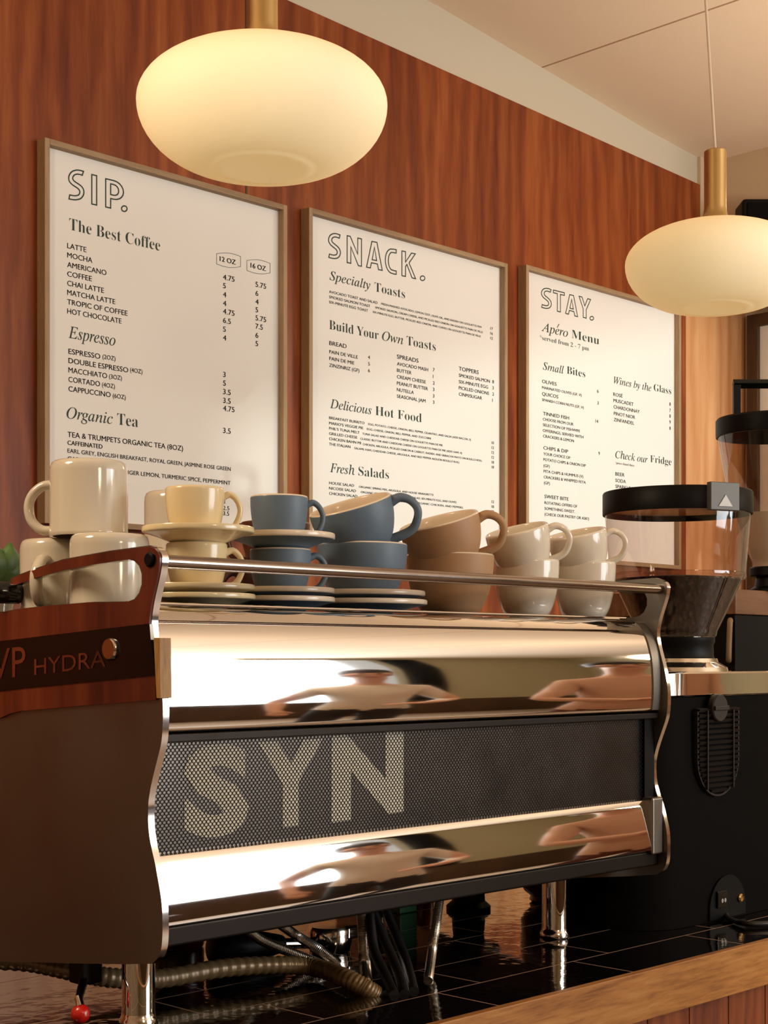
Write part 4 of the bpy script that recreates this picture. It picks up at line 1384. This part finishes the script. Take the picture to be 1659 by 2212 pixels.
pf = thing('portafilter', 'chrome portafilter with thick black handle under the machine', 'portafilter', on_z(640, 2120, CZ))
a, b = on_y(452, 2052, 1.58), on_y(610, 2038, 1.56)
ax = (b - a)
MB().tube([a, a + ax * .04, a + ax * .12, a + ax * .5, a + ax * .75, a + ax * .95, b], [.010, .019, .0235, .0225, .018, .013, .011], 24).build('handle', M['black'], pf)
c = on_y(712, 2036, 1.55)
MB().tube([b, c], .0075, 14).build('neck', M['chrome_warm'], pf)
MB().lathe([(0, -.026), (.017, -.024), (.028, -.012), (.0315, .004), (.0315, .018), (.029, .024), (0, .024)], c, 36).build('basket', M['chrome_warm'], pf)
MB().box((c.x + .004, c.y - .034, c.z + .008), (c.x + .03, c.y - .02, c.z + .024)).build('lug', M['chrome'], pf, 0, .002)

d = on_z(385, 2112, CZ)
d = on_y(386, 2100, 1.72)
tag(MB().lathe([(0, 0), (.034, 0), (.036, .004), (.036, .095), (.033, .10), (0, .10)], (d.x, 1.72, CZ + .0005), 36).build('canister', plain('dark_red_lacquer', (70, 12, 10), .25, 0, .1, 10), None, 35), 'dark red canister in the shade behind the near leg', 'canister')
d = on_y(1182, 2000, 1.60)
jr = thing('brown_jar', 'reddish brown glazed jar standing behind the machine foot', 'jar', (d.x, 1.60, CZ))
MB().lathe([(0, .001), (.026, 0), (.030, .003), (.028, .010), (.038, .018), (.044, .028), (.0445, .085), (.042, .095), (0, .095)], (d.x, 1.60, CZ + .0003), 40).build('jar_body', M['amber'], jr, 40)
MB().lathe([(0, 0), (.040, 0), (.041, .003), (.036, .010), (0, .012)], (d.x, 1.60, CZ + .0955), 40).build('jar_lid', M['amber'], jr, 40)
d = on_y(1012, 2000, 1.64)
tp = thing('tamper', 'black ridged knob on a black stand under the machine', 'tamper', (d.x, 1.64, CZ))
MB().lathe([(0, 0), (.036, 0), (.036, .006), (.027, .014), (.025, .045), (.030, .055), (0, .055)], (d.x, 1.64, CZ + .0005), 40).build('stand', M['black'], tp, 30)
kb = MB()
n = 64
vs, fs = [], []
for r, z, rid in ((.048, .056, 0), (.050, .060, 1), (.050, .076, 1), (.046, .082, 0)):
    for k in range(n):
        q = r * (1 - (.03 if rid and k % 2 else 0))
        vs.append((d.x + q * math.cos(2 * math.pi * k / n), 1.64 + q * math.sin(2 * math.pi * k / n), CZ + z))
for i in range(3):
    for k in range(n):
        fs.append((i * n + k, i * n + (k + 1) % n, (i + 1) * n + (k + 1) % n, (i + 1) * n + k))
fs += [tuple(reversed(range(n))), tuple(3 * n + k for k in range(n))]
kb.add(vs, fs).build('ridged_knob', M['black'], tp, 20)
d = on_y(905, 2000, 1.78)
tag(MB().lathe([(0, 0), (.024, 0), (.026, .004), (.026, .062), (.014, .078), (.0125, .085), (.0125, .108), (0, .108)], (d.x, 1.78, CZ + .0005), 32).build('amber_bottle', plain('amber_glass', (168, 78, 24), .12, 0, .2, 12, coat=.4), None, 40), 'small amber bottle behind the cables', 'bottle')
d = on_y(868, 2000, 1.70)
bt = thing('green_carton', 'small green printed carton behind the black cables', 'carton', (d.x, 1.70, CZ))
MB().box((d.x - .02, 1.685, CZ + .0005), (d.x + .02, 1.715, CZ + .095)).build('carton_body', M['green'], bt, 0, .002)
d = on_y(1300, 1960, 1.74)
cu = thing('honey_bowl', 'honey coloured bowl behind the machine near the grinder', 'bowl', (d.x, 1.74, CZ))
MB().lathe([(0, 0), (.024, 0), (.026, .004), (.050, .040), (.056, .066), (.0535, .066), (.046, .040), (.022, .010), (0, .008)], (d.x, 1.74, CZ + .0005), 40).build('bowl_body', M['honey'], cu, 50)
d = on_y(1270, 1990, 1.56)
tag(MB().lathe([(0, 0), (.022, 0), (.026, .003), (.030, .030), (.036, .048), (.034, .048), (.028, .030), (.022, .006), (0, .006)], (d.x, 1.56, CZ + .0005), 40).build('steel_dish', M['chrome_warm'], None, 50), 'small steel dish on the tiles beside the brown jar', 'dish')

d = on_y(174, 2190, 1.40)
vl = thing('valve_lever', 'shut-off valve lever with red ball knob beside the near leg', 'valve', (d.x, 1.40, d.z))
MB().lathe([(.0105 * math.sin(a) + (0 if 0 < i < 16 else 0), -.0105 * math.cos(a)) for i, a in enumerate([k * math.pi / 16 for k in range(17)])], d, 32).build('ball_knob', M['red'], vl, 60)['label'] = 'red ball knob'
up = on_y(184, 2108, 1.44)
MB().tube([d + Vector((0, 0, .009)), d + Vector((0, .004, .016)), up], [.0045, .0045, .0055], 12).build('lever', M['chrome_warm'], vl)
MB().box((up.x - .012, up.y - .012, up.z - .008), (up.x + .016, up.y + .016, up.z + .02)).build('valve_body', M['steel_dark'], vl, 0, .003)


# ------------------------------------------------------------------ guests behind the viewer, seen mirrored in the polished steel
def person(label, loc, face, arms, shirt, legs_c, hair_c, skin_c=(214, 164, 136)):
    """one continuous figure grown along a jointed skeleton; face = heading of the nose"""
    V, E, Rd = [], [], []

    def v(x, y, z, rx, ry=None, link=None):
        V.append((x, y, z))
        Rd.append((rx, ry or rx))
        if link is not None:
            E.append((link, len(V) - 1))
        return len(V) - 1
    pel = v(0, 0, .96, .150, .105)
    wa = v(0, 0, 1.10, .135, .10, pel)
    ch = v(0, .005, 1.27, .150, .112, wa)
    uc = v(0, 0, 1.40, .125, .095, ch)
    nb = v(0, -.01, 1.485, .066, .062, uc)
    nk = v(0, .005, 1.545, .054, .056, nb)
    jw = v(0, .022, 1.605, .066, .078, nk)
    hd = v(0, .014, 1.675, .077, .096, jw)
    v(0, .004, 1.735, .060, .074, hd)
    ns = v(0, .108, 1.650, .016, .014, None)
    E.append((jw, ns))
    for s_ in (-1, 1):
        er = v(.082 * s_, .0, 1.650, .012, .02, hd)
        sh = v(.165 * s_, -.005, 1.415, .064, .064, uc)
        el, wr, pm = arms[0 if s_ < 0 else 1]
        e = v(*el, .043, .043, sh)
        w_ = v(*wr, .028, .028, e)
        p = v(*pm, .032, .022, w_)
        d = (Vector(pm) - Vector(wr)).normalized()
        sd = d.cross(Vector((0, 0, 1)))
        sd = sd.normalized() if sd.length > .1 else Vector((0, 1, 0))
        dn = d.cross(sd)
        for q, L in ((-1.5, .058), (-.5, .070), (.5, .074), (1.5, .064)):
            a = Vector(pm) + d * .035 + sd * .017 * q
            b = a + d * L * .55
            c = b + (d * .7 + dn * .55).normalized() * L * .5
            f1 = v(*a, .0095, .0095, p)
            f2 = v(*b, .0085, .0085, f1)
            v(*c, .007, .007, f2)
        t1 = v(*(Vector(pm) - d * .01 + sd * .036), .011, .011, p)
        v(*(Vector(pm) + d * .03 + sd * .052), .009, .009, t1)
        hp_ = v(.085 * s_, 0, .90, .092, .095, pel)
        kn = v(.10 * s_, .02, .50, .062, .064, hp_)
        an = v(.105 * s_, -.01, .10, .042, .045, kn)
        v(.115 * s_, .14, .045, .042, .034, an)
    me = bpy.data.meshes.new('figure')
    me.from_pydata(V, E, [])
    o = bpy.data.objects.new('figure', me)
    COL.objects.link(o)
    o.modifiers.new('skin', 'SKIN')
    for i, d in enumerate(me.skin_vertices[0].data):
        d.radius = Rd[i]
        d.use_root = i == 0
    sb = o.modifiers.new('sub', 'SUBSURF')
    sb.levels = sb.render_levels = 2
    dg = bpy.context.evaluated_depsgraph_get()
    body = bpy.data.meshes.new_from_object(o.evaluated_get(dg))
    bpy.data.objects.remove(o)
    for m in (skin_mat(skin_c), shirt, legs_c, M['black']):
        body.materials.append(m)
    zs, xs = 1.18, .26
    for p in body.polygons:
        c = p.center
        arm_far = abs(c.x) > .235 or c.y > .17
        p.material_index = 3 if c.z < .075 else 2 if c.z < .93 and abs(c.x) < .24 and c.y < .16 else 1 if c.z < 1.475 and not arm_far else 0
        p.use_smooth = True
    t = bpy.data.objects.new('person', body)
    COL.objects.link(t)
    t.location = loc
    t.rotation_euler = (0, 0, math.atan2(face[1], face[0]) - math.pi / 2)
    tag(t, label, 'person', 'guests facing the machine')

    def part(mb, name, mat):
        q = mb.build(name, mat, None, 60)
        q.parent = t
        return q
    mb = MB()
    hm = []
    for i in range(9):
        a = i / 8 * math.pi / 2
        hm.append((.098 * math.cos(a) + .002, .092 * math.sin(a)))
    mb.lathe([(.094, -.055)] + hm, (0, -.014, 1.690), 32)
    mb.v = [(x * .95, -.014 + (y_ + .014) * 1.12, z + (.045 if y_ > .05 and z < 1.70 else 0)) for x, y_, z in mb.v]
    part(mb, 'hair', plain('hair', hair_c, .6, 0, .3, 60))
    for s_ in (-1, 1):
        part(MB().lathe([(.0105 * math.sin(k * math.pi / 8), -.0105 * math.cos(k * math.pi / 8)) for k in range(9)], (.031 * s_, .094, 1.672), 12), 'eye', M['black_gloss'])
    part(MB().tube([(-.024, .094, 1.612), (0, .101, 1.610), (.024, .094, 1.612)], .0055, 8), 'mouth', plain('lips', (170, 96, 84), .5))
    return t


def skin_mat(c):
    return plain('skin', c, .5, 0, .06, 20)


person('person standing behind the viewer in a loose white shirt and dark trousers', (3.45, -.95, 0), (-.55, .84),
       [((-.29, -.05, 1.17), (-.30, .10, .96), (-.29, .15, .89)), ((.27, .02, 1.16), (.16, .22, 1.10), (.09, .26, 1.09))],
       plain('white_shirt', (226, 216, 204), .8, 0, .1, 8), plain('dark_trousers', (40, 34, 34), .8, 0, .1, 10), (52, 34, 24))
person('person leaning towards the bar in a peach T-shirt with folded forearms', (3.55, -.02, 0), (-.62, .78),
       [((-.27, .12, 1.16), (-.06, .30, 1.14), (.02, .32, 1.14)), ((.27, .12, 1.17), (.07, .33, 1.17), (-.01, .36, 1.17))],
       plain('peach_shirt', (206, 164, 138), .8, 0, .1, 8), plain('brown_apron', (92, 44, 24), .8, 0, .1, 10), (40, 28, 24))
tb = thing('bar_table', 'dark square table behind the viewer by the street window', 'table', (2.55, -1.9, 0), None)
MB().box((2.0, -2.3, .71), (3.1, -1.5, .75)).build('table_top', M['brown_frame'], tb, 0, .003)
MB().lathe([(.25, 0), (.25, .012), (.04, .03), (.03, .70), (.12, .7095), (0, .7095)], (2.55, -1.9, .0005), 32).build('pedestal', M['black'], tb)
